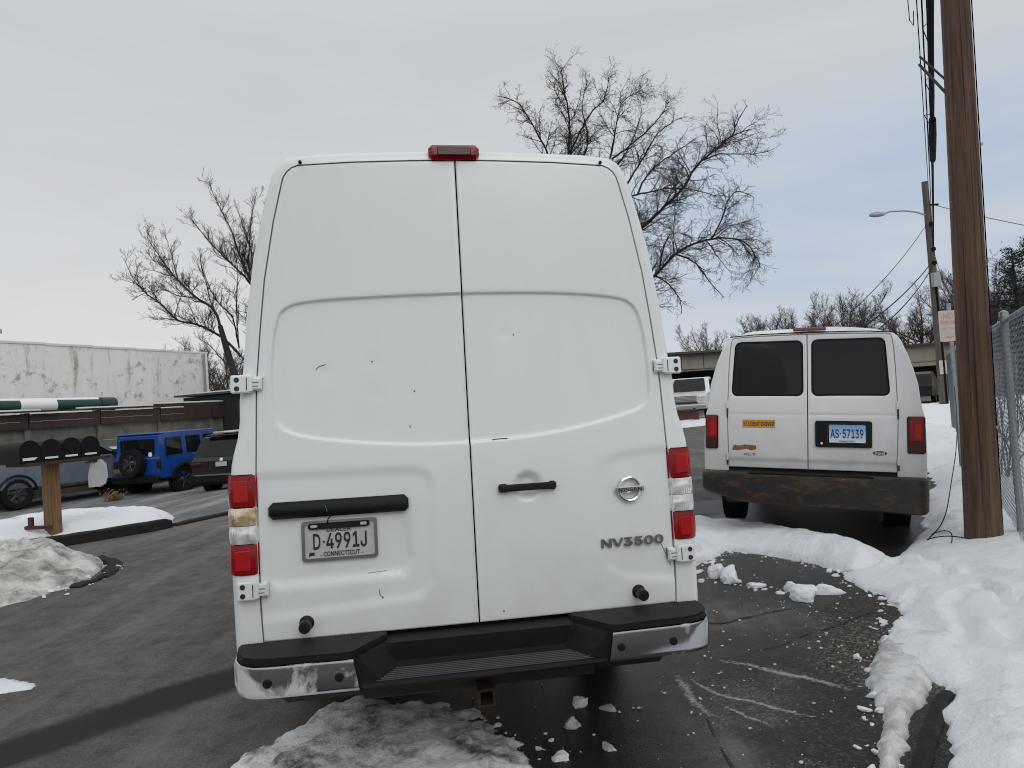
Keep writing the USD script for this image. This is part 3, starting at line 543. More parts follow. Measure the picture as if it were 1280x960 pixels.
# loose lumps of snow
def lump(sx, sy, sz, seed, sharp=.35):
    R = np.random.default_rng(seed); h = R.normal(size=(11, 3)); h /= np.linalg.norm(h, axis=1, keepdims=True); h *= R.uniform(.8, 1.15, (11, 1))
    m = trimesh.convex.convex_hull(h).subdivide().subdivide(); m = m.subdivide(); m = trimesh.smoothing.filter_laplacian(m, iterations=9); v = np.array(m.vertices) * 1.1
    v += .36 * (np.stack([meshkit.fbm(v * 3.2 + 3, 4, seed + a) for a in range(3)], 1) - .5)
    v[:, 2] = np.where(v[:, 2] < -.25, -.25 + (v[:, 2] + .25) * .2, v[:, 2])
    m.vertices = v * [sx, sy, sz] + [0, 0, .25 * sz]; return m
LUMPS = [(2.03, 5.22, .145, .085, .085, 'largest loose lump of snow on the wet pavement behind the white passenger van'),
         (2.23, 5.33, .125, .06, .055, 'flat slab of snow lying right of the largest lump on the wet pavement'),
         (2.02, 5.46, .075, .06, .06, 'small round lump of snow just behind the largest lump on the pavement'),
         (1.92, 5.40, .05, .035, .03, 'tiny flat bit of snow left of the small round lump on the pavement'),
         (1.70, 5.82, .12, .10, .10, 'broken snow clod beside the snow ridge, near the cargo van tail light'),
         (1.80, 5.66, .09, .08, .075, 'lower broken snow clod in front of the ridge, near the cargo van tail light'),
         (1.60, 6.0, .10, .08, .09, 'rounded snow clod touching the left end of the snow ridge'),
         (.18, 3.47, .085, .05, .05, 'wide grey lump of snow under the rear step of the cargo van'),
         (.245, 3.69, .05, .045, .085, 'upright lump of snow in the dark under the cargo van bumper'),
         (.37, 3.63, .06, .03, .03, 'ragged thin bit of snow right of the upright lump under the bumper'),
         (.10, 3.18, .05, .04, .03, 'small lump of snow at the bottom edge of the wet ground painted with van shade'),
         (.30, 3.24, .06, .03, .022, 'flat crumb of snow beneath the bumper, nearest the bottom edge on the right'),
         (2.70, 5.42, .17, .12, .05, 'flat cut slab of snow at the foot of the snow bank'),
         (2.80, 5.62, .19, .12, .06, 'long flat slab of snow leaning on the snow bank behind the cut slab'),
         (2.62, 5.78, .16, .10, .06, 'pale slab of snow where the ridge meets the snow bank'),
         (2.60, 4.95, .10, .08, .07, 'small snow clod fallen from the edge of the snow bank')]
for k, (x, y, a, b, c, lab) in enumerate(LUMPS):
    o = obj('snow_lump', lump(a, b, c, k + 2, .5 if c > .055 else .35), 'snow' if k not in (7, 9, 11) else 'ice_crust', smooth=True, label=lab, cat='snow lump', group='loose lumps of snow')
    UsdGeom.Xformable(o.prim).AddTranslateOp().Set(Gf.Vec3d(x, y, .004)); UsdGeom.Xformable(o.prim).AddRotateZOp().Set(rng.uniform(-60, 60))
clods = []
def scatter(line, n, spread, r0, r1, seed):
    R = random.Random(seed); L = sg.LineString(line)
    base = [lump(1, .9, .75, 300 + a, .4) for a in range(6)]
    for _ in range(n):
        q_ = L.interpolate(R.random(), normalized=True); r = r0 + (r1 - r0) * R.random() ** 3; m = base[R.randrange(6)].copy(); v = np.array(m.vertices) @ rotm((0, 0, 1), R.uniform(0, 6.28))[:3, :3].T
        x, y = q_.x + R.gauss(0, spread), q_.y + R.gauss(0, spread); m.vertices = v * [r, r * R.uniform(.6, 1), r * R.uniform(.5, .9)] + [x, y, float(terrain(x, y)) + .004 + r * .2]; clods.append(m)
scatter([(1.3, 2.6), (1.6, 3.3), (1.85, 3.9), (2.18, 4.32), (2.46, 4.73), (2.55, 5.15), (2.5, 5.7)], 130, .055, .008, .045, 1)
scatter([(1.3, 6.0), (1.6, 6.42), (1.95, 6.83), (2.25, 6.56), (2.48, 6.2), (2.6, 5.75)], 90, .05, .008, .04, 2)
scatter([(1.5, 5.9), (1.75, 5.7), (1.9, 5.5)], 24, .07, .01, .04, 5)
scatter([(-4.6, 7.0), (-4.58, 7.6), (-4.75, 8.1), (-5.3, 8.6)], 60, .09, .012, .05, 3)
scatter([(-1.2, 3.4), (-.9, 3.85), (-.4, 3.7), (-.05, 3.3), (.05, 3.1)], 60, .07, .006, .025, 4)
obj('snow_clods', cat(clods), 'snow', None, True, label='broken clods of snow strewn along the foot of the snow banks', cat='snow clods', kind='stuff')
# crumbs of snow and grit scattered over the wet pavement: nobody could count them
cr = []
for k in range(420):
    s, t = rng.uniform(2.2, 7.2), -abs(rng.gauss(0, .9)) + .1
    x, y = st(s, t)
    if not (-.4 < x < 3.2): continue
    m = trimesh.creation.icosahedron(); r = rng.choice([.003, .004, .005, .006, .008, .011]); v = np.array(m.vertices) * (1 + .5 * (nr.random((12, 1)) - .5)) * [r, r * rng.uniform(.6, 1.2), r * .6]; m.vertices = v + [x, y, .008 + r * .3]; cr.append(m)
obj('snow_crumbs', cat(cr), 'ice_crust', smooth=True, label='crumbs of ice and grit scattered over the wet pavement', cat='ice crumbs', kind='stuff')
# ---------------------------------------------------------------- vehicles
def make_wheel(parent, c, r, w, out=1, rim='dark_rim', spokes=5, rr=.62, name='wheel', axis='x', n=32):
    pr = [(r * rr, -w * .42), (r * .80, -w * .5), (r * .94, -w * .48), (r * .985, -w * .36), (r, -w * .2), (r, w * .2), (r * .985, w * .36), (r * .94, w * .48), (r * .80, w * .5), (r * rr, w * .42)]
    ty = lathe(pr, n, axis); 
    if ty.volume < 0: ty.invert()
    tread = []
    for k in range(n):
        a = 2 * math.pi * k / n; b = box((0, 0, 0), (w * .86, r * .11, .012), 0)
        if axis == 'x':
            b.apply_transform(rotm((1, 0, 0), -a)); b.apply_translation((0, r * math.sin(a), r * math.cos(a)))
        else:
            b = box((0, 0, 0), (r * .11, w * .86, .012)); b.apply_transform(rotm((0, 1, 0), a)); b.apply_translation((r * math.sin(a), 0, r * math.cos(a)))
        tread.append(b)
    m = cat([ty] + tread); m.apply_translation(c)
    t = obj(name, m, 'rubber', parent)
    o = w * .34 * out
    face = [lathe([(r * rr, o + .02 * out), (r * rr * .95, o + .025 * out), (r * rr * .9, o - .01 * out), (r * .5 * rr, o - .03 * out), (r * .22, o + .0), (r * .16, o + .03 * out), (0.001, o + .032 * out)], n, axis),
            lathe([(r * rr * .97, o - w * .5 * out), (.001, o - w * .5 * out)], n, axis)]
    for k in range(spokes):
        a = 2 * math.pi * k / spokes + .3
        if axis == 'x':
            b = box((o + .012 * out, 0, r * rr * .55), (.045, r * .17, r * rr * .8), .012); b.apply_transform(rotm((1, 0, 0), a))
        else:
            b = box((0, o + .012 * out, r * rr * .55), (r * .17, .045, r * rr * .8), .012); b.apply_transform(rotm((0, 1, 0), a))
        face.append(b)
    fm = cat(face); fm.apply_translation(c)
    obj('rim', fm, rim, t)
    return t

def van_body(half, L, rear_r, roof_at, cuts):
    """A closed body shell lofted along its length from a half outline of (height, half width)."""
    hv = np.array(half, float)
    out = np.vstack([np.c_[hv[:, 1], hv[:, 0]], np.c_[-hv[::-1, 1], hv[::-1, 0]]])
    rings = []
    for d in [0, rear_r * .08, rear_r * .3, rear_r * .6, rear_r, .2, .6, 1.0, 2.0, 3.0] + [a for a, _ in roof_at]:
        ins = rear_r - math.sqrt(max(0, rear_r ** 2 - max(0, rear_r - d) ** 2))
        top = np.interp(d, [0] + [a for a, _ in roof_at], [9] + [b for _, b in roof_at])
        u = out[:, 0] - np.sign(out[:, 0]) * ins * .8; v = out[:, 1] - ins * sm(out[:, 1], hv[-1, 0] - .35, hv[-1, 0])
        hi = v > top; u = np.where(hi, np.sign(u) * np.minimum(np.abs(u), .86), u); v = np.minimum(v, top + .04 * (1 - (u / hv[:, 1].max()) ** 2))
        rings.append(np.c_[u, np.full(len(u), d), v])
    M = manif(loft(rings))
    for c in cuts: M = M - manif(c)
    return unmanif(M)

# ---- the cargo van
VAN = thing('cargo_van', 'tall white cargo van filling the middle of the view, with black step bumper', 'van', (-.2124, 3.0206, 0), .155, .01745)
def rv(m, s=.0513):     # the rear leans forward a little and is crowned
    v = np.array(m.vertices); w = np.clip(1 - np.maximum(v[:, 1], 0) / 1.2, 0, 1)
    v[:, 1] += w * (s * v[:, 2] + .02 * v[:, 0] ** 2); m = m.copy(); m.vertices = v; return m
def vo(name, m, material, parent=VAN, smooth=30, label=None): return obj(name, rv(m), material, parent, smooth, label)
HALF = [(.50, .980), (.58, 1.0), (.69, 1.005), (.95, 1.012), (1.20, 1.012), (1.336, 1.008), (1.39, 1.002), (1.433, .993), (1.50, .974), (1.57, .964), (1.66, .962), (1.82, .940), (1.996, .926), (2.28, .886), (2.45, .848), (2.58, .815), (2.64, .797), (2.69, .765), (2.715, .725), (2.728, .60), (2.737, .3), (2.742, .001)]
gapR = [(.886, .55), (.891, .68), (.899, .81), (.901, 1.33), (.888, 1.71), (.866, 1.95), (.842, 2.165), (.797, 2.42), (.758, 2.585)]
arc = [(.750, 2.615), (.735, 2.640), (.712, 2.660), (.685, 2.671)]
topl = [(.45, 2.684), (.2, 2.690), (0, 2.693)]
right = gapR + arc + topl
OPEN = sg.Polygon(right + [(-a, b) for a, b in right[::-1]][1:])
wheelcut = lambda d, r, W=1.2: cyl((-W, d, .38), (W, d, .38), r, n=28)
open_cut = prism(OPEN, .3, 'xz', -.25)                       # leaves a 5 cm rebate for the doors
inner_side = [cyl((s * .72, d, .38), (s * 1.3, d, .38), .47, n=28) for s in (-1, 1) for d in (1.42, 5.1)]
body = van_body(HALF, 6.1, .045, [(4.2, 2.742), (4.6, 2.45), (4.95, 1.95), (5.12, 1.32), (5.6, 1.26), (6.0, 1.12), (6.12, .85)], [open_cut] + inner_side)
vo('body', body, 'van_white', smooth=40)
vo('door_jamb', prism(OPEN.buffer(-.001), .006, 'xz', .040), 'black_gap')
REC = sg.Polygon([(-.794, 2.002), (-.759, 2.045), (-.676, 2.07), (-.339, 2.082), (.009, 2.086), (.442, 2.078), (.72, 2.05), (.785, 2.015), (.813, 1.95), (.83, 1.831), (.835, 1.647), (.825, 1.574), (.777, 1.533), (.625, 1.495), (.402, 1.453), (.2, 1.437), (.009, 1.43), (-.233, 1.433), (-.468, 1.455), (-.697, 1.492), (-.786, 1.527), (-.818, 1.589), (-.825, 1.8)])
def chaikin(p, n=3):
    p = np.array(p.exterior.coords)[:-1]
    for _ in range(n): q = np.roll(p, -1, 0); p = np.stack([.75 * p + .25 * q, .25 * p + .75 * q], 1).reshape(-1, 2)
    return sg.Polygon(p)
REC = chaikin(REC)
PL1 = sg.Polygon([(-.93, 1.338), (-.238, 1.326), (-.185, 1.30), (-.172, 1.25), (-.19, .86), (-.235, .80), (-.93, .755)]).buffer(-.03).buffer(.03)
PL2 = sg.Polygon([(-.86, 1.20), (-.285, 1.20), (-.27, .95), (-.30, .893), (-.82, .878), (-.86, .90)]).buffer(-.02).buffer(.02)
PR = sg.Polygon([(.53, 1.24), (.60, 1.31), (.68, 1.335), (.95, 1.35), (.95, .76), (.66, .80), (.57, .85)]).buffer(-.03).buffer(.03)
def sdist(poly, x, y):
    return shapely.distance(shapely.points(np.stack([x, y], 1)), poly.exterior) * np.where(shapely.contains_xy(poly, x, y), 1, -1)
def skin(x, y):
    d = .014 * sm(sdist(REC, x, y), -.0065, .0065)
    d = d + .008 * sm(sdist(PL1, x, y), -.022, .022) * (x < 0) + .014 * sm(sdist(PL2, x, y), -.02, .03) + .008 * sm(sdist(PR, x, y), -.022, .022) * sm(x, .48, .72)
    d = d + .024 * sm(.068 - np.hypot(x - .243, (y - 1.226)), 0, .035)
    d = d + .0035 * (meshkit.fbm(np.stack([x * 1.3, y * 1.3, 0 * x], 1) + 4, 2, 3) - .5)                      # faint unevenness of the sheet metal
    for (cx, cy, r, a) in ((-.405, 1.80, .03, .002), (-.40, 1.66, .035, .0015), (.18, 1.9, .02, .003), (-.6, 1.76, .03, .0025), (.5, .72, .05, .004)):
        d = d + a * np.exp(-((x - cx) ** 2 + (y - cy) ** 2) / r ** 2)
    return d
body_door = OPEN.buffer(-.0045)
DL = body_door.intersection(sg.box(-2, .664, -.0032, 5)); DR = body_door.intersection(sg.box(.0032, .664, 2, 5))
FOLD = [(REC, (-.0065, -.0035, 0, .0035, .0065))]
dl = vo('rear_door', panel(DL, skin, .013, folds=FOLD), 'van_white', label='left rear door carrying the number plate'); dr = vo('rear_door', panel(DR, skin, .013, folds=FOLD), 'van_white', label='right rear door with the black handle and lettering')
# licence lamp bar, plate, handle, emblem, lettering
bar = box((0, 0, 0), (.576, .05, .072), .018); v = np.array(bar.vertices); v[:, 2] += np.where(v[:, 2] < 0, .010 * (1 - (abs(v[:, 0]) / .29) ** 4), 0) - .01 * sm(-v[:, 0], -.3, .3) * 0; bar.vertices = v + [-.564, .004, 1.190]
bar.apply_transform(rotm((0, 1, 0), .0)); vo('lamp_bar', bar, 'black_plastic', dl, 65)
vo('scratch', tube([(-.62, -.0235, 1.205), (-.612, -.0235, 1.18)], .0022, 4), 'scratch_grey', dl)
pd = .021
plate = vo('number_plate', prism(rrect(-.7195, .977, -.417, 1.133, .012), .003, 'xz', pd - .007), 'plate_white', dl)
fr = rrect(-.724, .972, -.412, 1.138, .014).difference(rrect(-.711, .984, -.425, 1.126, .010))
vo('plate_frame', prism(fr, .009, 'xz', pd - .013), 'badge_metal', dl)
vo('mounting_strip', prism(rrect(-.696, 1.104, -.443, 1.129, .010), .004, 'xz', pd - .0155), 'black_plastic', dl)
for cx in (-.672, -.468): vo('plate_screw', cat([prism(rrect(cx - .014, 1.111, cx + .014, 1.123, .0055), .002, 'xz', pd - .0175), cyl((cx + .006, pd - .0205, 1.117), (cx + .006, pd - .015, 1.117), .006, n=12)]), 'plate_white', dl)
vo('plate_wire', tube([(-.60, .0, 1.158), (-.612, -.004, 1.145), (-.618, .006, 1.126)], .0025, 5), 'cable_black', dl)
tl = [text_rear('D', .062, -.663, pd - .0078, 1.052, .0008, True, fit=.030), text_rear('4991J', .062, -.541, pd - .0078, 1.052, .0008, True, fit=.168), cyl((-.634, pd - .0086, 1.050), (-.634, pd - .007, 1.050), .0045, n=10)]
for m in tl: m.vertices = np.array(m.vertices) * 1.0
vo('plate_number', cat(tl), 'ink_black', dl)
vo('plate_state', cat([text_rear('CONNECTICUT', .0185, -.562, pd - .0078, .999, .0008, True, fit=.150)] + [prism(sg.Point(a, .994).buffer(.0025), .0008, 'xz', pd - .0078) for a in (-.648, -.476)]), 'ink_black', dl)
vo('plate_class', text_rear('DEALER', .017, -.571, pd - .0078, 1.099, .0008, True, fit=.10), 'ink_black', dl)
vo('plate_map', prism([(-.697, .990), (-.692, .991), (-.690, .995), (-.674, .995), (-.673, 1.008), (-.695, 1.008)], .0008, 'xz', pd - .0078), 'ink_black', dl)
hb = cat([box((.239, -.021, 1.2235), (.252, .022, .030), .008), box((.132, -.012, 1.2235), (.042, .03, .036), .008), box((.350, -.012, 1.2235), (.034, .03, .036), .008)])
vo('handle', hb, 'black_plastic', dr); vo('lock', cat([cyl((.131, -.030, 1.2235), (.131, -.02, 1.2235), .008, n=12)]), 'badge_metal', dr)
ex, ez = .7025, 1.180
an = np.linspace(0, 2 * np.pi, 49)[:-1]
ring = loft([np.stack([ex + (.050 + .0075 * math.cos(a) ) * np.cos(an), np.full(48, -.006 - .008 * math.sin(a)), ez + (.050 + .0075 * math.cos(a)) * np.sin(an)], 1) for a in np.linspace(0, 2 * np.pi, 9)], cap=False)
vo('emblem', cat([ring, box((ex, -.012, ez), (.134, .012, .026), .004)]), 'chrome', dr)
vo('emblem_lettering', text_rear('NISSAN', .0155, ex, -.0185, ez, .0015, True, fit=.108), 'ink_black', dr)
vo('model_lettering', text_rear('NV3500', .035, .701, -.004, .951, .005, True, fit=.288), 'badge_metal', dr)
vo('model_lettering_edge', text_rear('NV3500', .035, .702, .001, .949, .004, True, fit=.290), 'ink_black', dr)
for s, door in ((-1, dl), (1, dr)):
    z = .728
    st_ = cat([lathe([(.001, .03), (.030, .03), (.030, -.004), (.022, -.010), (.020, -.030), (.024, -.034), (.024, -.072), (.020, -.078), (.001, -.078)], 20, 'y')]); st_.apply_translation((s * .7135, 0, z)); 
    if st_.volume < 0: st_.invert()
    vo('bump_stop', st_, 'black_plastic', door)
# marks on the doors
def mark(pts, r, parent, mtl='scratch_grey'): vo('scratch', tube([(a, float(skin(np.array([a]), np.array([b]))[0]) - .0008, b) for a, b in pts], r, 4), mtl, parent)
mark([(-.640, 1.775), (-.628, 1.787), (-.610, 1.793), (-.598, 1.795)], .0016, dl); mark([(-.414, .838), (-.412, .815), (-.405, .806)], .0014, dl); mark([(-.402, .806), (-.400, .800)], .003, dl)
mark([(-.23, 1.665), (-.226, 1.662)], .0035, dl); mark([(-.255, 1.515), (-.252, 1.508)], .0022, dl); mark([(-.405, 1.803), (-.402, 1.797)], .003, dl)
mark([(.098, 1.434), (.13, 1.436), (.166, 1.436)], .0032, dr); mark([(.22, 1.897), (.222, 1.892)], .0025, dr); mark([(.105, .705), (.108, .70)], .0035, dr); mark([(.838, .925), (.852, .89), (.868, .852), (.876, .826)], .0013, dr)
mark([(-.46, .905), (-.38, .910)], .001, dl)
# hinges
for s in (-1, 1):
    for z in (1.726, .880):
        hm = [box((s * .943, -.012, z), (.082, .040, .076), .006), box((s * .888, -.010, z), (.050, .032, .050), .005), cyl((s * .905, -.022, z - .030), (s * .905, -.022, z + .030), .012, n=14), box((s * .874, -.004, z), (.030, .022, .060), .004)]
        h = vo('hinge', cat(hm), 'van_white')
        vo('bolt', cat([cyl((s * .958, -.0345, z + o), (s * .958, -.028, z + o), .0105, n=14) for o in (.018, -.018)]), 'black_metal', h)
        vo('hinge_gap', cat([box((s * .918, -.0275, z), (.003, .013, .052)), box((s * .861, -.002, z), (.004, .016, .05)), box((s * .888, -.0268, z + .006), (.034, .004, .002)), box((s * .888, -.0268, z - .010), (.030, .004, .002))]), 'black_metal', h)
# tail lights wrap the corner
def wrap(u0, v0, v1, bulge, pth):
    P = np.array(pth); Q = P + np.array([-.012, .02]); poly = np.vstack([P, Q[::-1]])
    zs = np.linspace(v0, v1, 5); e = [0, .004 * bulge, .005 * bulge, .004 * bulge, 0]
    return loft([np.c_[poly[:, 0] + e[k] * np.r_[np.linspace(0, 1, len(P)), np.zeros(len(P))], poly[:, 1] - e[k] * np.r_[np.linspace(1, 0, len(P)), np.zeros(len(P))], np.full(len(poly), zs[k])] for k in range(5)])
pth = [(.905, -.004), (.935, -.010), (.970, -.010), (.995, -.002), (1.010, .016), (1.019, .045), (1.022, .10), (1.020, .16)]
for s in (-1, 1):
    def W(v0, v1, b=1):
        m = wrap(0, v0, v1, b, pth)
        if s < 0: m.vertices = np.array(m.vertices) * [-1, 1, 1]; m.invert()
        return m
    hs = W(.938, 1.350, 0); hs.vertices = np.array(hs.vertices) * [1, 1, 1] + [-.003 * s, .006, 0]
    tlg = vo('tail_light', hs, 'black_plastic')
    vo('red_lens', W(1.216, 1.346), 'red_lens', tlg); vo('red_lens', W(.942, 1.062), 'red_lens', tlg)
    vo('clear_lens', W(1.066, 1.138), 'clear_lens', tlg); vo('amber_lens', W(1.140, 1.212), 'amber_lens' if s < 0 else 'clear_lens', tlg)
    for z, h in ((1.281, .088), (1.000, .078)): vo('reflector', box((s * .958, -.0125, z), (.060, .008, h), .003), 'bright_red_lens', tlg)
hb = box((-.004, .010, 2.722), (.226, .075, .064), .016)
hl = vo('high_brake_light', hb, 'red_lens'); vo('lens', box((-.004, -.026, 2.722), (.150, .012, .042), .004), 'dark_red_lens', hl)
vo('screw', cat([cyl((-.004 + s * .094, -.031, 2.72), (-.004 + s * .094, -.02, 2.72), .008, n=10) for s in (-1, 1)]), 'dark_red_lens', hl)
vo('door_stop', cat([box((s * .672, -.006, 2.680), (.014, .02, .014), .004) for s in (-1, 1)]), 'black_plastic')
# rear step bumper
side = [(1.0, .12), (1.002, .0), (.990, -.08), (.958, -.145), (.905, -.178), (.84, -.190)]
plan = sg.Polygon(side + [(.45, -.205), (0, -.212), (-.45, -.205)] + [(-a, b) for a, b in side[::-1]])
bm = manif(prism(plan, .124, 'xy', .526)) + manif(prism(plan.intersection(sg.box(-.50, -1, .50, 1)), .10, 'xy', .526)) - manif(trimesh.convex.convex_hull(np.array([(s * a, d, z) for s in (-1, 1) for a, d, z in ((.345, -.085, .552), (.475, -.30, .552), (.425, -.060, .68), (.60, -.30, .68))]))) - manif(box((0, .14, .60), (1.9, .2, .4)))
BK = np.array([.972, 1, 1])
bumper = obj('rear_bumper', shear(unmanif(bm), lambda v: v * BK), 'bumper_plastic', VAN, 30)
pad = sg.Polygon([(1.004, .03), (1.004, .0), (.992, -.08), (.96, -.147), (.907, -.181), (.84, -.193), (.545, -.206), (.520, -.195), (.425, -.062), (.400, -.030), (.400, .03)]).buffer(-.010).buffer(.010)
for s in (-1, 1):
    g = pad if s > 0 else affinity.scale(pad, -1, 1, origin=(0, 0))
    m = cat([prism(g, .016, 'xy', .6505), prism(g.buffer(-.008), .006, 'xy', .6665)])
    obj('bumper_pad', shear(m, lambda v: v * BK), 'bumper_plastic', bumper)
tread = [box((0, -.148, .5535), (.86, .118, .005), .002)] + [box((0, -.105 - .019 * k, .5585), (.80 + .016 * k, .008, .006), .002) for k in range(6)]
obj('step_tread', cat(tread), 'tread_rubber', bumper)
obj('step_wall', prism([(-.372, -.080), (.372, -.080), (.372, -.076), (-.372, -.076)], .100, 'xy', .553), 'black_plastic', bumper)
obj('step_lip', tube([(-.48, -.204, .538), (-.3, -.210, .538), (0, -.214, .538), (.3, -.210, .538), (.48, -.204, .538)], .013, 8), 'bumper_plastic', bumper)
for s in (-1, 1):
    path = np.array([(.515, -.2045), (.60, -.2020), (.70, -.1985), (.80, -.1955), (.86, -.1925), (.907, -.182), (.935, -.170), (.962, -.148), (.980, -.115), (.994, -.08), (1.004, .0), (1.004, .08)])
    rings = []
    for k, (u, d) in enumerate(path):
        nrm = np.array([.0, -1.0]) if k < 5 else np.array([math.sin((k - 4) / 7 * 1.5), -math.cos((k - 4) / 7 * 1.5)])
        lo, hi = .526 + .02 * sm(k, 7, 11), .645
        sh = -.010 * 0
        prof = [(0.0, lo), (.006, lo + .006), (.010, lo + .02), (.010, hi - .016), (.006, hi), (0.0, hi + .001)]
        rings.append([(s * (u + nrm[0] * o + (.012 * (z - .57) / .07 if k == 0 else 0)), d + nrm[1] * o, z) for o, z in prof])
    ch = obj('chrome_end', shear(loft([np.array(r) for r in rings]), lambda v: v * BK), 'scuffed_chrome', bumper, 35, label='scuffed chrome bumper end with two parking sensors')
    for u in ((.583, .855) if s < 0 else (.560, .790)):
        dd = float(np.interp(u, path[:, 0], path[:, 1])) - .010
        obj('parking_sensor', lathe([(.001, 0), (.017, 0), (.017, -.004), (.012, -.006), (.001, -.005)], 18, 'y').apply_translation((s * u * .972, dd, .586)), 'black_plastic', ch)
hr = manif(box((.005, .06, .385), (.074, .26, .074), .006)) - manif(box((.005, -.1, .385), (.052, .4, .052)))
hh = obj('tow_receiver', unmanif(hr), 'old_rust', VAN); obj('receiver_bar', cat([box((0, .10, .40), (1.0, .05, .05), .008)]), 'under_metal', hh)
obj('chassis', cat([box((0, 3.0, .46), (1.7, 5.8, .16), .03), box((.45, 2.75, .40), (.09, 4.6, .14)), box((-.45, 2.75, .40), (.09, 4.6, .14)), cyl((-.75, 1.42, .38), (.75, 1.42, .38), .06, n=14), box((0, 1.42, .38), (.26, .30, .26), .08),
                   cyl((.5, .35, .33), (.5, 2.2, .36), .03, n=10), cyl((-.42, .3, .45), (-.42, .9, .50), .16, n=16)]), 'under_metal', VAN)
for s in (-1, 1):
    for d in (1.42, 5.1): make_wheel(VAN, (s * .84, d, .385), .385, .235, s, 'steel_rim', 8)
    sx = s
    obj('mirror', cat([box((s * 1.14, 4.35, 1.75), (.18, .10, .36), .03), cyl((s * .95, 4.4, 1.7), (s * 1.1, 4.38, 1.7), .02, n=8)]), 'black_plastic', VAN)

# ---- the passenger van parked behind it
PV = thing('passenger_van', 'older white passenger van with dark rear windows and rusty bumper, parked by the snow bank', 'van', (2.7508, 6.8812, 0), -.42, .0626)
def pvr(m):
    v = np.array(m.vertices); w = np.clip(1 - np.maximum(v[:, 1], 0) / 1.2, 0, 1); v[:, 1] += w * (.06 * v[:, 2] + .02 * v[:, 0] ** 2); m = m.copy(); m.vertices = v; return m
def po(name, m, material, parent=PV, smooth=30, label=None): return obj(name, pvr(m), material, parent, smooth, label)
PH = [(.52, .955), (.60, .985), (.72, .998), (.97, 1.0), (1.10, .995), (1.22, .988), (1.264, .984), (1.30, .972), (1.41, .953), (1.557, .936), (1.70, .898), (1.83, .856), (1.95, .806), (2.01, .772), (2.045, .725), (2.068, .60), (2.08, .35), (2.088, .001)]
pg = [(.752, .60), (.755, .745), (.768, 1.25), (.765, 1.33), (.752, 1.7), (.738, 1.9), (.727, 1.985)]
PO = sg.Polygon(pg + [(.715, 2.020), (.69, 2.036), (.4, 2.046), (0, 2.05)] + [(-a, b) for a, b in ([(.4, 2.046), (.69, 2.036), (.715, 2.020)] + pg[::-1])])
wins = [rrect(.028, 1.449, .700, 1.992, .055), rrect(-.722, 1.449, -.052, 1.988, .055)]
def lean_in(g):     # window sides follow the leaning pillars
    return shapely.transform(g, lambda p: np.c_[p[:, 0] * (1 - .055 * np.clip((p[:, 1] - 1.45) / .54, 0, 1) * (np.abs(p[:, 0]) > .3)), p[:, 1]])
wins = [lean_in(w) for w in wins]
pb = van_body(PH, 5.4, .05, [(3.3, 2.088), (3.7, 2.0), (4.2, 1.55), (4.4, 1.30), (5.0, 1.22), (5.35, 1.05), (5.45, .8)], [prism(PO, .3, 'xz', -.25), box((0, .7, 1.70), (1.36, 1.45, .56))] + [cyl((s * .70, d, .37), (s * 1.3, d, .37), .45, n=28) for s in (-1, 1) for d in (1.3, 4.6)])
po('body', pb, 'old_white', smooth=40)
jamb = PO.buffer(-.001).difference(sg.box(-.70, 1.42, .69, 2.0))
po('door_jamb', prism(jamb, .006, 'xz', .038), 'black_gap')
crease = lambda x, y: .006 * sm(y, 1.272, 1.262) * 0 - .006 * np.exp(-((y - 1.266) / .007) ** 2) * 0 + .007 * np.exp(-((y - 1.266) / .006) ** 2) + .010 * sm(-y, -.80, -.74) * 0 + .0025 * (meshkit.fbm(np.stack([x * 2, y * 2, 0 * x], 1), 2, 8) - .5)
def pskin(x, y):
    d = crease(x, y) + .012 * sm(.83 - y, 0, .03)
    for w in wins: d = d + .006 * sm(-sdist(w, x, y) * -1, -.02, 0.0)
    return d
pdoor = PO.buffer(-.005)
pl = pdoor.intersection(sg.box(-2, .735, -.016, 5)).difference(wins[1]); prr = pdoor.intersection(sg.box(-.008, .735, 2, 5)).difference(wins[0])
pdl = po('rear_door', panel(pl, pskin, .016), 'old_white', label='left rear door with the yellow sticker'); pdr = po('rear_door', panel(prr, pskin, .016), 'old_white', label='right rear door with the number plate')
for w, door in ((wins[1], pdl), (wins[0], pdr)):
    po('window_seal', prism(w.buffer(.006).difference(w.buffer(-.014)), .010, 'xz', .006), 'rubber', door); po('window', prism(w.buffer(-.012), .004, 'xz', .010), 'tinted_glass', door)
# cabin seen through the glass
cab = box((0, .72, 1.70), (1.34, 1.36, .545)); cab.invert()
cabm = TM(cab.vertices, [f for f in cab.faces if cab.vertices[f][:, 1].min() > .1 or np.ptp(cab.vertices[f][:, 1]) > .5], process=False)
po('interior', cabm, 'interior_dark', smooth=False)
for cx in (-.4, .4): po('seat', cat([box((cx, .75, 1.55), (.46, .12, .30), .05), box((cx, .75, 1.76), (.22, .09, .14), .04)]), 'seat_grey')
for s in (-1, 1):
    hm = box((s * .910, -.004, 1.085), (.150 if s > 0 else .128, .03, .342), .012); 
    hm.apply_translation((0 if s > 0 else -.008, 0, .0))
    tlg = po('tail_light', hm, 'dark_red_lens'); c0 = .910 * s - (0 if s > 0 else .008)
    po('red_lens', box((c0, -.018, 1.135), (.105, .008, .21), .004), 'red_lens', tlg); po('red_lens', box((c0 + .012, -.021, 1.12), (.055, .006, .13), .003), 'bright_red_lens', tlg); po('reverse_lens', box((c0, -.020, .948), (.10, .006, .05), .003), 'dark_red_lens', tlg)
    for z in (1.36, .84): po('hinge', box((s * .762, -.010, z), (.022, .02, .075), .005), 'old_white')
po('door_seam', cat([box((s * .765, -.002, z), (.014, .012, h), .003) for s in (-1, 1) for z, h in ((1.28, .10), (.80, .09))]), 'black_metal')
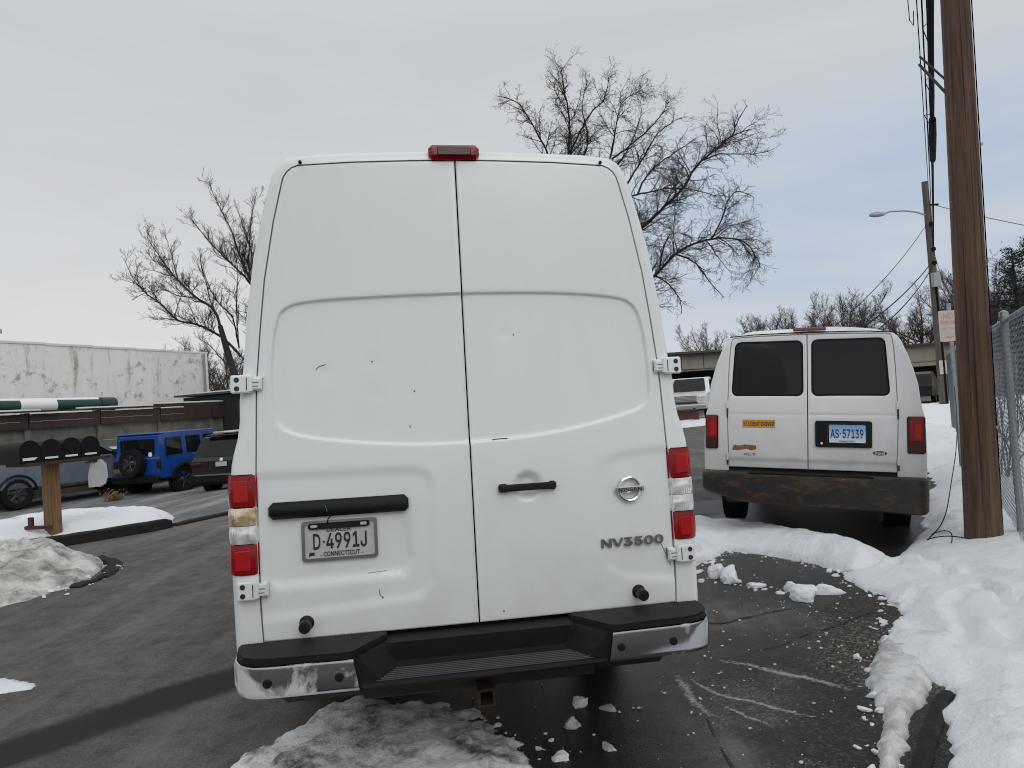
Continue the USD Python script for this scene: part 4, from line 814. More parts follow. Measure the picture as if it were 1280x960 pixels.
po('plate_recess', prism(rrect(.055, .957, .546, 1.208, .02).difference(rrect(.160, .990, .508, 1.186, .01)), .016, 'xz', -.016), 'black_plastic', pdr)
po('plate_well', prism(rrect(.075, .975, .53, 1.195, .01), .004, 'xz', -.003), 'black_metal', pdr)
ppl = po('number_plate', prism(rrect(.177, 1.003, .491, 1.171, .01), .003, 'xz', -.012), 'plate_blue', pdr)
po('plate_number', cat([text_rear('AS', .080, .226, -.0122, 1.088, .001, True, fit=.075), text_rear('57139', .080, .384, -.0122, 1.088, .001, True, fit=.178), prism(sg.Point(.277, 1.088).buffer(.006), .001, 'xz', -.0132)]), 'ink_blue', pdr)
po('plate_state', text_rear('CONNECTICUT', .013, .335, -.0122, 1.016, .001, True, fit=.14), 'ink_blue', pdr)
po('door_handle', box((.112, -.020, 1.08), (.040, .018, .17), .008), 'black_plastic', pdr)
po('lock', cyl((.112, -.03, .995), (.112, -.015, .995), .012, n=12), 'chrome', pdr)
po('badge', prism(affinity.scale(sg.Point(.610, .910).buffer(1, quad_segs=10), .068, .027), .008, 'xz', -.002), 'chrome', pdr)
po('badge_face', prism(affinity.scale(sg.Point(.610, .910).buffer(1, quad_segs=10), .062, .022), .003, 'xz', -.0045), 'blue_badge', pdr)
po('badge_lettering', text_rear('Ford', .024, .610, -.0046, .910, .001, True, fit=.075), 'chrome', pdr)
po('model_badge', cat([text_rear('E-350', .022, .452, .004, .905, .003, True, fit=.10)]), 'black_metal', pdr)
po('sticker', prism(rrect(-.618, 1.130, -.308, 1.210, .004), .002, 'xz', -.001), 'yellow_sticker', pdl); po('sticker_lettering', text_rear('STUDENT DRIVER', .040, -.463, -.0012, 1.170, .0006, True, fit=.288), 'ink_black', pdl)
po('tape', prism(rrect(-.607, 1.276, -.205, 1.338, .003), .001, 'xz', .0012), 'pale_tape', pdl)
po('rust_patch', prism(sg.Polygon([(-.72, .905), (-.705, .955), (-.64, .950), (-.60, .962), (-.49, .955), (-.487, .920), (-.53, .905), (-.58, .918), (-.66, .902)]), .002, 'xz', -.0005), 'rust', pdl)
po('old_badge', cat([text_rear('XLT', .022, -.55, -.001, .868, .003, True, fit=.12)]), 'badge_metal', pdl)
# bumper: heavy, bent and rusting
bp = [(1.0, .12), (1.005, .0), (.985, -.075), (.93, -.125), (.84, -.145), (.4, -.158), (0, -.162)]
bpl = sg.Polygon(bp + [(-a, b) for a, b in bp[-2::-1]])
rings = []
for z, ins in ((.400, .05), (.405, .02), (.43, .004), (.55, 0), (.66, .0), (.69, .008), (.700, .03)):
    g = bpl.buffer(-ins); rings.append(np.array([(*g.exterior.interpolate(k / 120, normalized=True).coords[0], z) for k in range(120)]))
pbm = loft(rings); v = np.array(pbm.vertices)
v[:, 2] -= (.028 * v[:, 0] - .07 * sm(-v[:, 0], .55, 1.0)) * sm(-v[:, 2], -.62, -.45); v[:, 1] += .03 * (meshkit.fbm(v * [2.4, 2.4, 5], 3, 4) - .5) * (v[:, 1] < 0); pbm.vertices = v
pbb = obj('rear_bumper', pbm, 'rusty_bumper', PV, 40)
obj('bumper_step', cat([box((0, -.09, .7025), (1.1, .10, .008), .003)] + [box((0, -.06 - .018 * k, .708), (1.05, .007, .005)) for k in range(5)]), 'black_plastic', pbb)
rim_ = wobble([(-.70, .02), (.70, .02), (.70, 3.2), (-.70, 3.2)], .05, 3, 7, .08)
Q = sheet_pts(rim_, .07); e = shapely.distance(shapely.points(Q), rim_.exterior)
z = 2.094 - .045 * (np.abs(Q[:, 0]) / .72) ** 3 + .03 * np.minimum(1, e / .12) * (.5 + .8 * meshkit.fbm(np.c_[Q * 4, 0 * e], 3, 2)) - .012 * (e < 1e-3)
obj('snow_on_roof', TM(np.c_[Q[:, 0], Q[:, 1] + .17, z], Delaunay(Q).simplices, process=False), 'snow', PV, True)
po('roof_rail_gap', tube([(-.735, -.002, 2.043), (-.5, -.006, 2.060), (0, -.008, 2.068), (.5, -.006, 2.060), (.735, -.002, 2.043)], .006, 6), 'black_metal')
po('high_brake_light', box((.011, -.002, 2.098), (.30, .06, .030), .008), 'pale_red_lens')
obj('chassis', cat([box((0, 2.6, .44), (1.6, 5.0, .14), .03), box((0, 1.3, .37), (.3, .3, .28), .09), cyl((-.75, 1.3, .37), (.75, 1.3, .37), .05, n=12), cyl((.45, .2, .36), (.45, 1.6, .36), .04, n=10)]), 'under_metal', PV)
for s in (-1, 1):
    for d in (1.3, 4.6): make_wheel(PV, (s * .83, d, .365 - .05 * s * 0), .37, .24, s, 'steel_rim', 8)
obj('mirror', cat([box((1.12, 3.9, 1.5), (.16, .08, .26), .03), cyl((.95, 3.95, 1.45), (1.08, 3.92, 1.48), .02, n=8)]), 'black_plastic', PV)
# ---- the vehicles further off, each from a side profile
def car_shell(W, lower, upper, arches, belt, tumble, r_arch, cut_w=.24, bend=0.0):
    """lower and upper: side profiles (along, height). Returns body and greenhouse as one smooth shell with wheel arches."""
    poly = shapely.union(sg.Polygon(lower), sg.Polygon(upper)) if upper else sg.Polygon(lower)
    poly = poly.buffer(.03).buffer(-.06).buffer(.03)
    m = prism(poly, W, 'yz', -W / 2); M = manif(m).refine_to_length(.22)
    M = manif(unmanif(M))
    for d in arches:
        for s in (-1, 1): M = M - manif(cyl((s * (W / 2 - cut_w), d, r_arch * .86), (s * (W / 2 + .2), d, r_arch * .86), r_arch, n=24))
    k = unmanif(M); v = np.array(k.vertices)
    v[:, 0] *= 1 - tumble * np.maximum(0, v[:, 2] - belt) - .10 * sm(np.abs(v[:, 1] - (v[:, 1].min() + v[:, 1].max()) / 2) / np.ptp(v[:, 1]), .40, .5) - .04 * sm(.55 - v[:, 2], 0, .3)
    k.vertices = v; return k
def side_x(W, belt, tumble, z): return W / 2 * (1 - tumble * np.maximum(0, z - belt))
def side_pane(W, belt, tumble, poly, s, off=.006, th=.012):
    m = prism(sg.Polygon(poly).buffer(-.02).buffer(.02), th, 'yz', 0.0); v = np.array(m.vertices)
    x = side_x(W, belt, tumble, v[:, 2]) + off - th + v[:, 0]
    m.vertices = np.c_[s * x, v[:, 1:]]
    if s < 0: m.invert()
    return m

# blue off-roader
BS = thing('blue_suv', 'boxy blue off-road car with a black spare wheel on its tailgate, parked across the lot', 'car', (-11.12, 20.9, -.52), -.30)
W, belt, tum = 1.80, 1.10, .10
sh = car_shell(W, [(.0, .55), (4.0, .55), (4.15, .75), (4.1, 1.15), (2.75, 1.20), (0, 1.14)], [(.03, 1.1), (.06, 1.80), (.2, 1.86), (2.2, 1.84), (2.75, 1.15)], [.85, 3.3], belt, tum, .47)
obj('body', sh, 'blue_paint', BS, 35)
obj('roof', box((0, 1.2, 1.855), (1.60, 2.3, .05), .02), 'blue_paint', BS)
for s in (-1, 1):
    for q_ in ([(.20, 1.20), (.84, 1.20), (.84, 1.72), (.26, 1.72)], [(1.02, 1.20), (1.66, 1.20), (1.62, 1.72), (1.02, 1.72)], [(1.78, 1.20), (2.55, 1.22), (2.2, 1.72), (1.76, 1.72)]):
        obj('side_window', side_pane(W, belt, tum, q_, s), 'car_glass', BS)
    fl = [lathe([(.43, s * .80), (.52, s * .80), (.52, s * .99), (.49, s * 1.0), (.43, s * .95)], 28, 'x').apply_translation((0, d, .42)) for d in (.85, 3.3)]
    fl = [trimesh.intersections.slice_mesh_plane(f, (0, 0, 1), (0, 0, .50)) for f in fl]
    for f in fl: obj('fender_flare', f, 'black_plastic', BS)
    for d in (.85, 3.3): make_wheel(BS, (s * .80, d, .415), .415, .28, s, 'dark_rim', 5)
    tl_ = obj('tail_light', box((s * .79, -.01, .97), (.14, .05, .22), .015), 'black_plastic', BS); obj('lens', box((s * .79, -.035, .97), (.10, .02, .16), .01), 'dark_red_lens', tl_)
    obj('running_board', box((s * .88, 2.05, .45), (.12, 1.5, .06), .02), 'black_plastic', BS)
obj('rear_window', prism(rrect(-.62, 1.22, .62, 1.70, .05), .012, 'xz', .028), 'car_glass', BS)
obj('rear_bumper', cat([box((0, -.08, .55), (1.7, .18, .22), .04)]), 'black_plastic', BS)
obj('licence_plate', prism([(-.86, .74), (-.56, .74), (-.56, .88), (-.86, .88)], .01, 'xz', -.03), 'dry_leaf', BS)
make_wheel(BS, (-.02, -.16, 1.02), .40, .26, -1, 'dark_rim', 5, name='spare_wheel', axis='y')
obj('sticker', prism(sg.Point(.47, 1.25).buffer(.07), .006, 'xz', .02), 'pale_tape', BS)
# dark car with a sloping tailgate
DS = thing('black_suv', 'black sport utility car with a sloping tailgate, between the blue car and the cargo van', 'car', (-7.95, 19.2, -.44), -.14)
W, belt, tum = 1.92, 1.02, .30
sh = car_shell(W, [(0, .42), (.0, .95), (.12, 1.04), (3.9, .95), (4.6, .8), (4.65, .4), (4.5, .3), (.1, .3)], [(.12, 1.0), (.50, 1.56), (.9, 1.66), (2.4, 1.68), (3.2, 1.38), (3.7, .95)], [.95, 3.75], belt, tum, .40)
obj('body', sh, 'black_paint', DS, 35)
rw = prism(rrect(-.70, 0, .70, .50, .06), .014, 'xz', 0); v = np.array(rw.vertices); v = np.c_[v[:, 0] * (1 - .18 * v[:, 2] / .5), .165 + v[:, 2] * .62 + v[:, 1] - .012, 1.06 + v[:, 2] * .92]; rw.vertices = v; obj('rear_window', rw, 'car_glass', DS)
obj('spoiler', box((0, .50, 1.62), (1.30, .26, .05), .02), 'black_paint', DS); obj('snow_on_roof', box((.1, 1.2, 1.70), (1.1, 1.6, .05), .02), 'dirty_snow', DS)
obj('rear_bumper', cat([box((0, .0, .50), (1.85, .16, .30), .06)]), 'black_plastic', DS); obj('bumper_trim', box((0, -.085, .58), (1.5, .01, .03), .003), 'badge_metal', DS)
obj('licence_plate', prism(rrect(-.16, .80, .16, .92, .01), .02, 'xz', -.02), 'plate_white', DS); obj('badge', prism(sg.Point(0, .98).buffer(.045), .02, 'xz', -.005), 'pale_tape', DS)
for s in (-1, 1):
    obj('tail_light', box((s * .74, .0, .86), (.34, .06, .10), .02), 'dark_red_lens', DS); obj('side_window', side_pane(W, belt, tum, [(.55, 1.06), (2.9, 1.06), (2.4, 1.52), (.75, 1.50)], s), 'car_glass', DS)
    for d in (.95, 3.75): make_wheel(DS, (s * .84, d, .37), .37, .25, s, 'dark_rim', 5)
# grey-blue pickup parked behind the letter boxes
PK = thing('pickup_truck', 'grey-blue crew cab pickup truck parked behind the row of black letter boxes', 'pickup', (-14.78, 18.6, -.42), -.50)
W, belt, tum = 1.98, 1.18, .18
sh = car_shell(W, [(0, .55), (5.55, .50), (5.62, .9), (5.5, 1.12), (3.9, 1.20), (0.0, 1.18)], [(1.75, 1.15), (1.8, 1.62), (2.0, 1.70), (3.2, 1.70), (4.1, 1.18)], [1.1, 4.6], belt, tum, .48)
sh = unmanif(manif(sh) - manif(box((0, .85, 1.3), (1.55, 1.5, .8)))); obj('body', sh, 'grey_blue_paint', PK, 35)
for s in (-1, 1):
    for q_ in ([(1.95, 1.24), (2.65, 1.24), (2.65, 1.60), (2.0, 1.60)], [(2.78, 1.24), (3.8, 1.24), (3.25, 1.60), (2.78, 1.60)]): obj('side_window', side_pane(W, belt, tum, q_, s), 'car_glass', PK)
    for d in (1.1, 4.6): make_wheel(PK, (s * .86, d, .41), .41, .28, s, 'dark_rim', 6)
    for d in (1.1, 4.6):
        f = trimesh.intersections.slice_mesh_plane(lathe([(.44, s * .9), (.52, s * .9), (.52, s * 1.0), (.48, s * 1.02), (.44, s * .97)], 28, 'x').apply_translation((0, d, .41)), (0, 0, 1), (0, 0, .45)); obj('fender_flare', f, 'black_plastic', PK)
    obj('running_board', box((s * .93, 2.85, .42), (.12, 2.2, .06), .02), 'black_plastic', PK); obj('tail_light', box((s * .88, -.005, .98), (.16, .05, .32), .02), 'red_lens', PK); obj('mirror', box((s * 1.10, 3.75, 1.28), (.2, .1, .17), .03), 'black_plastic', PK)
    for d in (2.1, 3.0): obj('door_handle', box((s * .985, d, 1.05), (.02, .18, .03), .006), 'black_plastic', PK)
obj('rear_bumper', box((0, -.08, .62), (1.9, .16, .2), .04), 'chrome', PK)
# white work truck with a snow plough, seen between the two vans
WT = thing('plow_truck', 'white pickup truck with a dark red snow plough, facing the camera beyond the white vans', 'truck', (9.75, 37.6, .12), math.pi - .36)
W, belt, tum = 2.0, 1.25, .16
sh = car_shell(W, [(0, .55), (5.5, .55), (5.6, .8), (5.5, 1.20), (3.95, 1.30), (0, 1.22)], [(1.9, 1.2), (1.95, 1.9), (2.1, 1.97), (3.2, 1.96), (4.05, 1.28)], [1.1, 4.6], belt, tum, .47)
obj('body', sh, 'truck_white', WT, 35)
ws = prism(rrect(-.80, 0, .80, .62, .06), .014, 'xz', 0); v = np.array(ws.vertices); ws.vertices = np.c_[-v[:, 0] * (1 - .12 * v[:, 2] / .6), 4.03 - v[:, 2] * 1.10 + v[:, 1], 1.31 + v[:, 2] * .98]; ws.invert(); obj('windscreen', ws, 'car_glass', WT)
gr = obj('grille', box((0, 5.58, .98), (1.10, .06, .34), .03), 'chrome', WT); obj('grille_bars', cat([box((0, 5.615, .86 + .06 * k), (1.0, .02, .018)) for k in range(5)]), 'black_plastic', gr)
obj('front_bumper', box((0, 5.66, .62), (1.95, .16, .2), .04), 'chrome', WT); [obj('lettering_line', box((1.0, 3.1, 1.05 - .07 * k), (.012, .55 - .1 * (k % 2), .028)), 'ink_black', WT) for k in range(4)]
for s in (-1, 1):
    obj('headlight', box((s * .78, 5.57, .98), (.34, .08, .26), .03), 'clear_lens', WT)
    obj('side_window', side_pane(W, belt, tum, [(2.95, 1.32), (3.95, 1.32), (3.3, 1.84), (2.95, 1.84)], s), 'car_glass', WT); obj('side_window', side_pane(W, belt, tum, [(2.05, 1.32), (2.82, 1.32), (2.82, 1.84), (2.1, 1.84)], s), 'car_glass', WT)
    obj('mirror', box((s * 1.18, 3.75, 1.45), (.22, .12, .30), .03), 'truck_white', WT)
    for d in (1.1, 4.6): make_wheel(WT, (s * .88, d, .40), .40, .27, s, 'steel_rim', 6)
pw = [(0, .10), (.08, .02), (.16, 0), (.12, .25), (.06, .5), (.10, .75), (.2, .80), (.14, .84), (.02, .78), (-.03, .5), (.0, .25)]
pl_ = prism([(a, b * .62) for a, b in pw], 1.3, 'yz', -.65); pl_.vertices = np.array(pl_.vertices) + [0, 6.25, 0]
pq = obj('plough_blade', pl_, 'plow_red', WT); obj('plough_frame', cat([box((s * .4, 6.0, .45), (.1, .7, .1)) for s in (-1, 1)] + [box((0, 5.9, .8), (1.2, .08, .08))]), 'black_metal', pq)
# dark car on the driveway at the right
DC = thing('parked_car', 'dark car half hidden behind the passenger van, near the grey wooden pole', 'car', (19.9, 35.5, 0), -.6)
W, belt, tum = 1.85, 1.0, .28
obj('body', car_shell(W, [(0, .4), (.0, .95), (4.5, .9), (4.55, .4)], [(.1, .95), (.45, 1.5), (.8, 1.62), (2.5, 1.6), (3.5, .95)], [.9, 3.6], belt, tum, .38), 'black_paint', DC, 35)
rw = prism(rrect(-.66, 0, .66, .45, .06), .014, 'xz', 0); v = np.array(rw.vertices); rw.vertices = np.c_[v[:, 0], .14 + v[:, 2] * .62 + v[:, 1] - .01, 1.0 + v[:, 2]]; obj('rear_window', rw, 'car_glass', DC)
for s in (-1, 1):
    for d in (.9, 3.6): make_wheel(DC, (s * .82, d, .34), .34, .22, s, 'dark_rim', 5)
    obj('tail_light', box((s * .75, -.005, .85), (.22, .05, .12), .02), 'dark_red_lens', DC)
# white car whose corner shows between the pickup and the blue car
WC = thing('white_car', 'white car mostly hidden, only a corner showing left of the blue car', 'car', (-13.85, 23.6, -.45), -.40)
W, belt, tum = 1.8, .95, .28
obj('body', car_shell(W, [(0, .4), (.0, .92), (4.4, .85), (4.45, .4)], [(.2, .9), (.8, 1.38), (2.4, 1.42), (3.4, .9)], [.85, 3.5], belt, tum, .36), 'truck_white', WC, 35)
for s in (-1, 1):
    for d in (.85, 3.5): make_wheel(WC, (s * .8, d, .32), .32, .21, s, 'steel_rim', 5)
    obj('tail_light', box((s * .72, -.005, .80), (.28, .05, .14), .02), 'red_lens', WC)

# ---------------------------------------------------------------- buildings and the yard on the left
def street_box(s0, s1, t0, t1, z0, z1):
    c = st((s0 + s1) / 2, (t0 + t1) / 2); return box((*c, (z0 + z1) / 2), (t1 - t0, s1 - s0, z1 - z0), 0, rotm((0, 0, 1), -math.atan2(.426, .905)))
def street_h(s0, s1, t0, t1, z00, z10):    # top falls from z00 (at s0) to z10 (at s1)
    m = street_box(s0, s1, t0, t1, -.6, 1.0); v = np.array(m.vertices); s = v[:, 0] * S_[0] + v[:, 1] * S_[1]
    v[:, 2] = np.where(v[:, 2] > 0, z00 + (s - s0) / (s1 - s0) * (z10 - z00), v[:, 2]); m.vertices = v; return m
WB = thing('white_building', 'long white painted brick building with rust and damp stains along its wall', 'building', (0, 0, 0))
obj('wall', street_h(-4, 25.0, -40, -28.0, 5.35, 4.90), 'white_brick_wall', WB, False)
cp = []
for k in range(15):
    a = -4 + k * 1.935; cp.append((a, a + 1.925))
for a, b in cp: obj('coping_stone', street_box(a, b, -40.03, -27.97, 5.32 - (a + 6) / 28.1 * .45, 5.37 - (a + 4) / 28.1 * .45), 'truck_white', WB, False)
obj('snow_on_roof', (lambda m: shear(m, lambda v: v - np.c_[0 * v[:, :2], ((v[:, 0] * S_[0] + v[:, 1] * S_[1]) + 4) / 28.1 * .45]))(street_box(-4, 24.0, -39.9, -28.05, 5.355, 5.40)), 'snow', WB, False)
obj('roof_vent', cat([cyl((*st(16.2, -29.2), 4.9), (*st(16.2, -29.2), 5.55), .10, n=10), cyl((*st(16.2, -29.2), 5.48), (*st(16.2, -29.2), 5.62), .2, n=10)]), 'lamp_grey', WB)
obj('drain_pipe', cyl((*st(24.7, -27.9), -.4), (*st(24.7, -27.9), 4.8), .06, n=8), 'lamp_grey', WB)
YF = thing('yard_fence', 'weathered yard fence of grey concrete panels under a dark brown board', 'fence', (0, 0, 0))
n_ = 0
for k in range(9):
    s0 = 4.2 + k * 2.35
    obj('post', street_box(s0 - .08, s0 + .08, -23.35, -23.12, -.6, 2.22), 'concrete_panel', YF, False)
    for r_ in range(4): obj('panel', street_box(s0 + .09, s0 + 2.26, -23.3 + .012 * ((k + r_) % 3), -23.2 + .012 * ((k + r_) % 3), -.55 + r_ * .58, .02 + r_ * .58), 'concrete_panel', YF, False)
    obj('board', street_box(s0 + .02, s0 + 2.33, -23.12, -23.05, 1.72, 1.946), 'brown_board', YF, False); obj('board', street_box(s0 + .02, s0 + 2.33, -23.125, -23.05, 1.952, 2.18), 'brown_board', YF, False)
for k, (s0, s1, t, z, w, lab) in enumerate([(8, 14.5, -23.1, 2.23, .05, 'snowy dark plank lying along the top of the yard fence under the green pipe'), (15.0, 18.5, -23.2, 2.23, .06, 'brown plank lying along the top of the yard fence right of the green pipe'), (18.2, 22.5, -23.3, 2.23, .12, 'long brown plank on the yard fence in front of the white wall')]):
    o = thing('plank', lab, 'plank', (0, 0, 0)); obj('wood', street_box(s0, s1, t, t + .22, z, z + w), 'brown_board', o, False); obj('snow_on_top', street_box(s0 + .2, s1 - .6, t + .02, t + .2, z + w, z + w + .05), 'snow', o, False)
for k, (s0, s1, t, z, r_, lab) in enumerate([(2.0, 16.9, -23.75, 2.50, .205, 'thick dark green pipe with a white band and snow on top, above the yard fence')]):
    gp = thing('green_pipe', lab, 'pipe', (0, 0, 0)); a, b = np.array([*st(s0, t), z + .10]), np.array([*st(s1, t), z - .06]); dv = b - a; L_ = np.linalg.norm(dv)
    obj('pipe', cyl(a, b, r_, n=24), 'green_paint', gp); obj('cap', cyl(b - dv / L_ * .5, b + dv / L_ * .06, r_ + .03, n=24), 'green_paint', gp)
    obj('band', cyl(a + dv * .785, a + dv * .862, r_ + .012, n=24), 'pale_tape', gp)
    sn = cyl(a + [0, 0, r_ * .50], b - dv / L_ * .55 + [0, 0, r_ * .50], r_ * .66, n=16); obj('snow_on_top', sn, 'snow', gp)
SH = thing('dark_shed', 'dark lean-to shed with thin metal posts at the end of the white wall', 'shed', (0, 0, 0))
obj('wall', street_box(21.3, 31, -25.4, -19.6, -.5, 2.62), 'shed_dark', SH, False); obj('roof', cat([street_box(21.0, 31.3, -25.6, -19.4, 2.66, 2.74)]), 'roof_dark', SH, False); obj('snow_on_roof', street_box(21.05, 31.2, -25.5, -19.5, 2.743, 2.79), 'snow', SH, False)
for s in (20.6, 22.4): obj('post', cyl((*st(s, -20.6), -.45), (*st(s, -20.6), 2.75), .05, n=8), 'galvanised', SH)
obj('rail', cyl((*st(20.6, -20.6), 1.95), (*st(27, -19.5), 1.95), .035, n=8), 'galvanised', SH)
# right-hand buildings
TB = thing('tan_building', 'low tan building with a dark open bay behind the grey wooden pole', 'building', (27.2, 48.0, 0), -.10)
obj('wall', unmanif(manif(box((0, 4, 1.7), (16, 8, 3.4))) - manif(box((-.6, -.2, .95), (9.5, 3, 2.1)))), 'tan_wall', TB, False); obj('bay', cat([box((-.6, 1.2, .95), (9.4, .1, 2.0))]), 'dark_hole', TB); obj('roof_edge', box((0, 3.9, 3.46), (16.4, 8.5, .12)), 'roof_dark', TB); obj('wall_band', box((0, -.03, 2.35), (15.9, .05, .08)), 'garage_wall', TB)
[obj('bay_post', box((a, -.05, .9), (.18, .2, 2.0)), 'tan_wall', TB) for a in (-2.5, 1.8)]
GB = thing('open_garage', 'flat roofed open garage with a dark bay and grey fascia panels beyond the plough truck', 'building', (13.4, 47.0, 0), .20)
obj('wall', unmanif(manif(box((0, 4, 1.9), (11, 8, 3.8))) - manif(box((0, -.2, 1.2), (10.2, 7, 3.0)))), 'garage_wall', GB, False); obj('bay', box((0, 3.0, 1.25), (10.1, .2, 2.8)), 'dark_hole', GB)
for k in range(7): obj('fascia_panel', box((-4.68 + k * 1.56, -.05, 3.25), (1.50, .1, .85), .01), 'garage_wall', GB)
obj('roof', box((0, 3.8, 3.88), (11.6, 8.9, .16), .02), 'roof_dark', GB)
# ---------------------------------------------------------------- bare trees
def tubes(items):
    """Many tubes at once: (points, radii, sides) triples."""
    V, F, off, groups = [], [], 0, {}
    for p, r, n in items: groups.setdefault((len(p), n), []).append((p, r))
    for (k, n), g in groups.items():
        P = np.array([a for a, _ in g]); R = np.array([b for _, b in g]); t = np.gradient(P, axis=1); t /= np.linalg.norm(t, axis=2, keepdims=True) + 1e-12
        ref = np.where(np.abs(t[:, :, 2:]).mean(1, keepdims=True) < .8, [0, 0, 1.0], [1.0, 0, 0]); a = np.cross(t, ref); a /= np.linalg.norm(a, axis=2, keepdims=True) + 1e-12; b = np.cross(t, a)
        an = np.arange(n) * 2 * np.pi / n; v = P[:, :, None] + R[:, :, None, None] * (np.cos(an)[:, None] * a[:, :, None] + np.sin(an)[:, None] * b[:, :, None])
        i, j = np.meshgrid(np.arange(k - 1), np.arange(n), indexing='ij'); q = np.stack([i * n + j, i * n + (j + 1) % n, (i + 1) * n + (j + 1) % n, (i + 1) * n + j], -1).reshape(-1, 4); f = np.vstack([q[:, [0, 2, 1]], q[:, [0, 3, 2]]])
        F.append((f[None] + (np.arange(len(g)) * k * n)[:, None, None]).reshape(-1, 3) + off); V.append(v.reshape(-1, 3)); off += len(g) * k * n
    return TM(np.vstack(V), np.vstack(F), process=False)
def grow(limbs, seed, twigs=1.0, levels=3, droop=0.0, up=.25, spread=(.5, 1.0), tip=.004, length=.42, minr=.0045):
    """limbs: [(points, r0, r1)]. Returns (thick limb mesh, fine twig mesh) grown out from those limbs."""
    R = random.Random(seed); thick, fine = [], []
    def branch(p0, d, L, r, lev):
        n = 5 if lev < 3 else 4; pts = [np.array(p0)]; d = np.array(d)
        for k in range(n):
            d = d + np.array([R.gauss(0, .26), R.gauss(0, .26), R.gauss(0, .22) + .06 * up * 3 - droop * (k / n) * (lev > 1) * .5]); d /= np.linalg.norm(d)
            pts.append(pts[-1] + d * L / n)
        rr = np.linspace(r, max(minr, r * .35), n + 1)
        (thick if lev < 2 else fine).append((np.array(pts), rr, 5 if lev < 2 else 3))
        return np.array(pts), rr
    def sprout(pts, rr, lev, L):
        if lev > levels: return
        seg = np.linalg.norm(np.diff(pts, axis=0), axis=1); cum = np.r_[0, np.cumsum(seg)]; tot = cum[-1]
        cnt = max(1, int(round(twigs * tot / (.36 if lev == 1 else .27 if lev == 2 else .27) )))
        for k in range(cnt):
            f = R.uniform(.12 if lev > 1 else .18, 1.0); x = f * tot; i = min(len(seg) - 1, int(np.searchsorted(cum, x)) - 1 if x > 0 else 0); i = max(0, i)
            w = (x - cum[i]) / seg[i]; p = pts[i] * (1 - w) + pts[i + 1] * w; r = rr[i] * (1 - w) + rr[i + 1] * w
            t = (pts[i + 1] - pts[i]) / seg[i]; a = np.cross(t, [R.gauss(0, 1), R.gauss(0, 1), R.gauss(0, 1)]); a /= np.linalg.norm(a) + 1e-9
            ang = R.uniform(*spread); d = t * math.cos(ang) + a * math.sin(ang) + np.array([0, 0, up - droop * (lev > 1)]); d /= np.linalg.norm(d)
            LL = L * R.uniform(.55, 1.15) * (1.1 - .45 * f)
            b, br = branch(p, d, LL, min(r * .6, .006 + .010 * LL), lev)
            sprout(b, br, lev + 1, LL * .52)
    for pts, r0, r1 in limbs:
        P = np.array(pts, float)
        if len(P) > 2:
            from scipy.interpolate import PchipInterpolator
            u = np.r_[0, np.cumsum(np.linalg.norm(np.diff(P, axis=0), axis=1))]; uu = np.linspace(0, u[-1], len(P) * 4); P = np.stack([PchipInterpolator(u, P[:, a])(uu) for a in range(3)], 1)
            P[1:-1] += .035 * (nr.random((len(P) - 2, 3)) - .5) * (1 if r0 < .15 else .5)
        rr = np.linspace(r0, r1, len(P)); thick.append((P, rr, 7))
        if r0 < .2: sprout(P, rr, 1, length * (u[-1] if len(P) > 2 else 1) * .62 + .35)
    return [tubes(thick)], [tubes(fine)]
def tree(name, label, loc, trunk, limbs, group=None, **kw):
    t = thing(name, label, 'tree', loc, group=group); ba, tw = kw.pop('bark', 'bark'), kw.pop('twig', 'twig')
    obj('trunk', tube(*trunk, 10), ba, t, True)
    th, fi = grow(limbs, **kw); obj('limbs', cat(th), ba, t, True); o = obj('twigs', cat(fi), tw, t, False); data(o.prim, kind='stuff'); return t
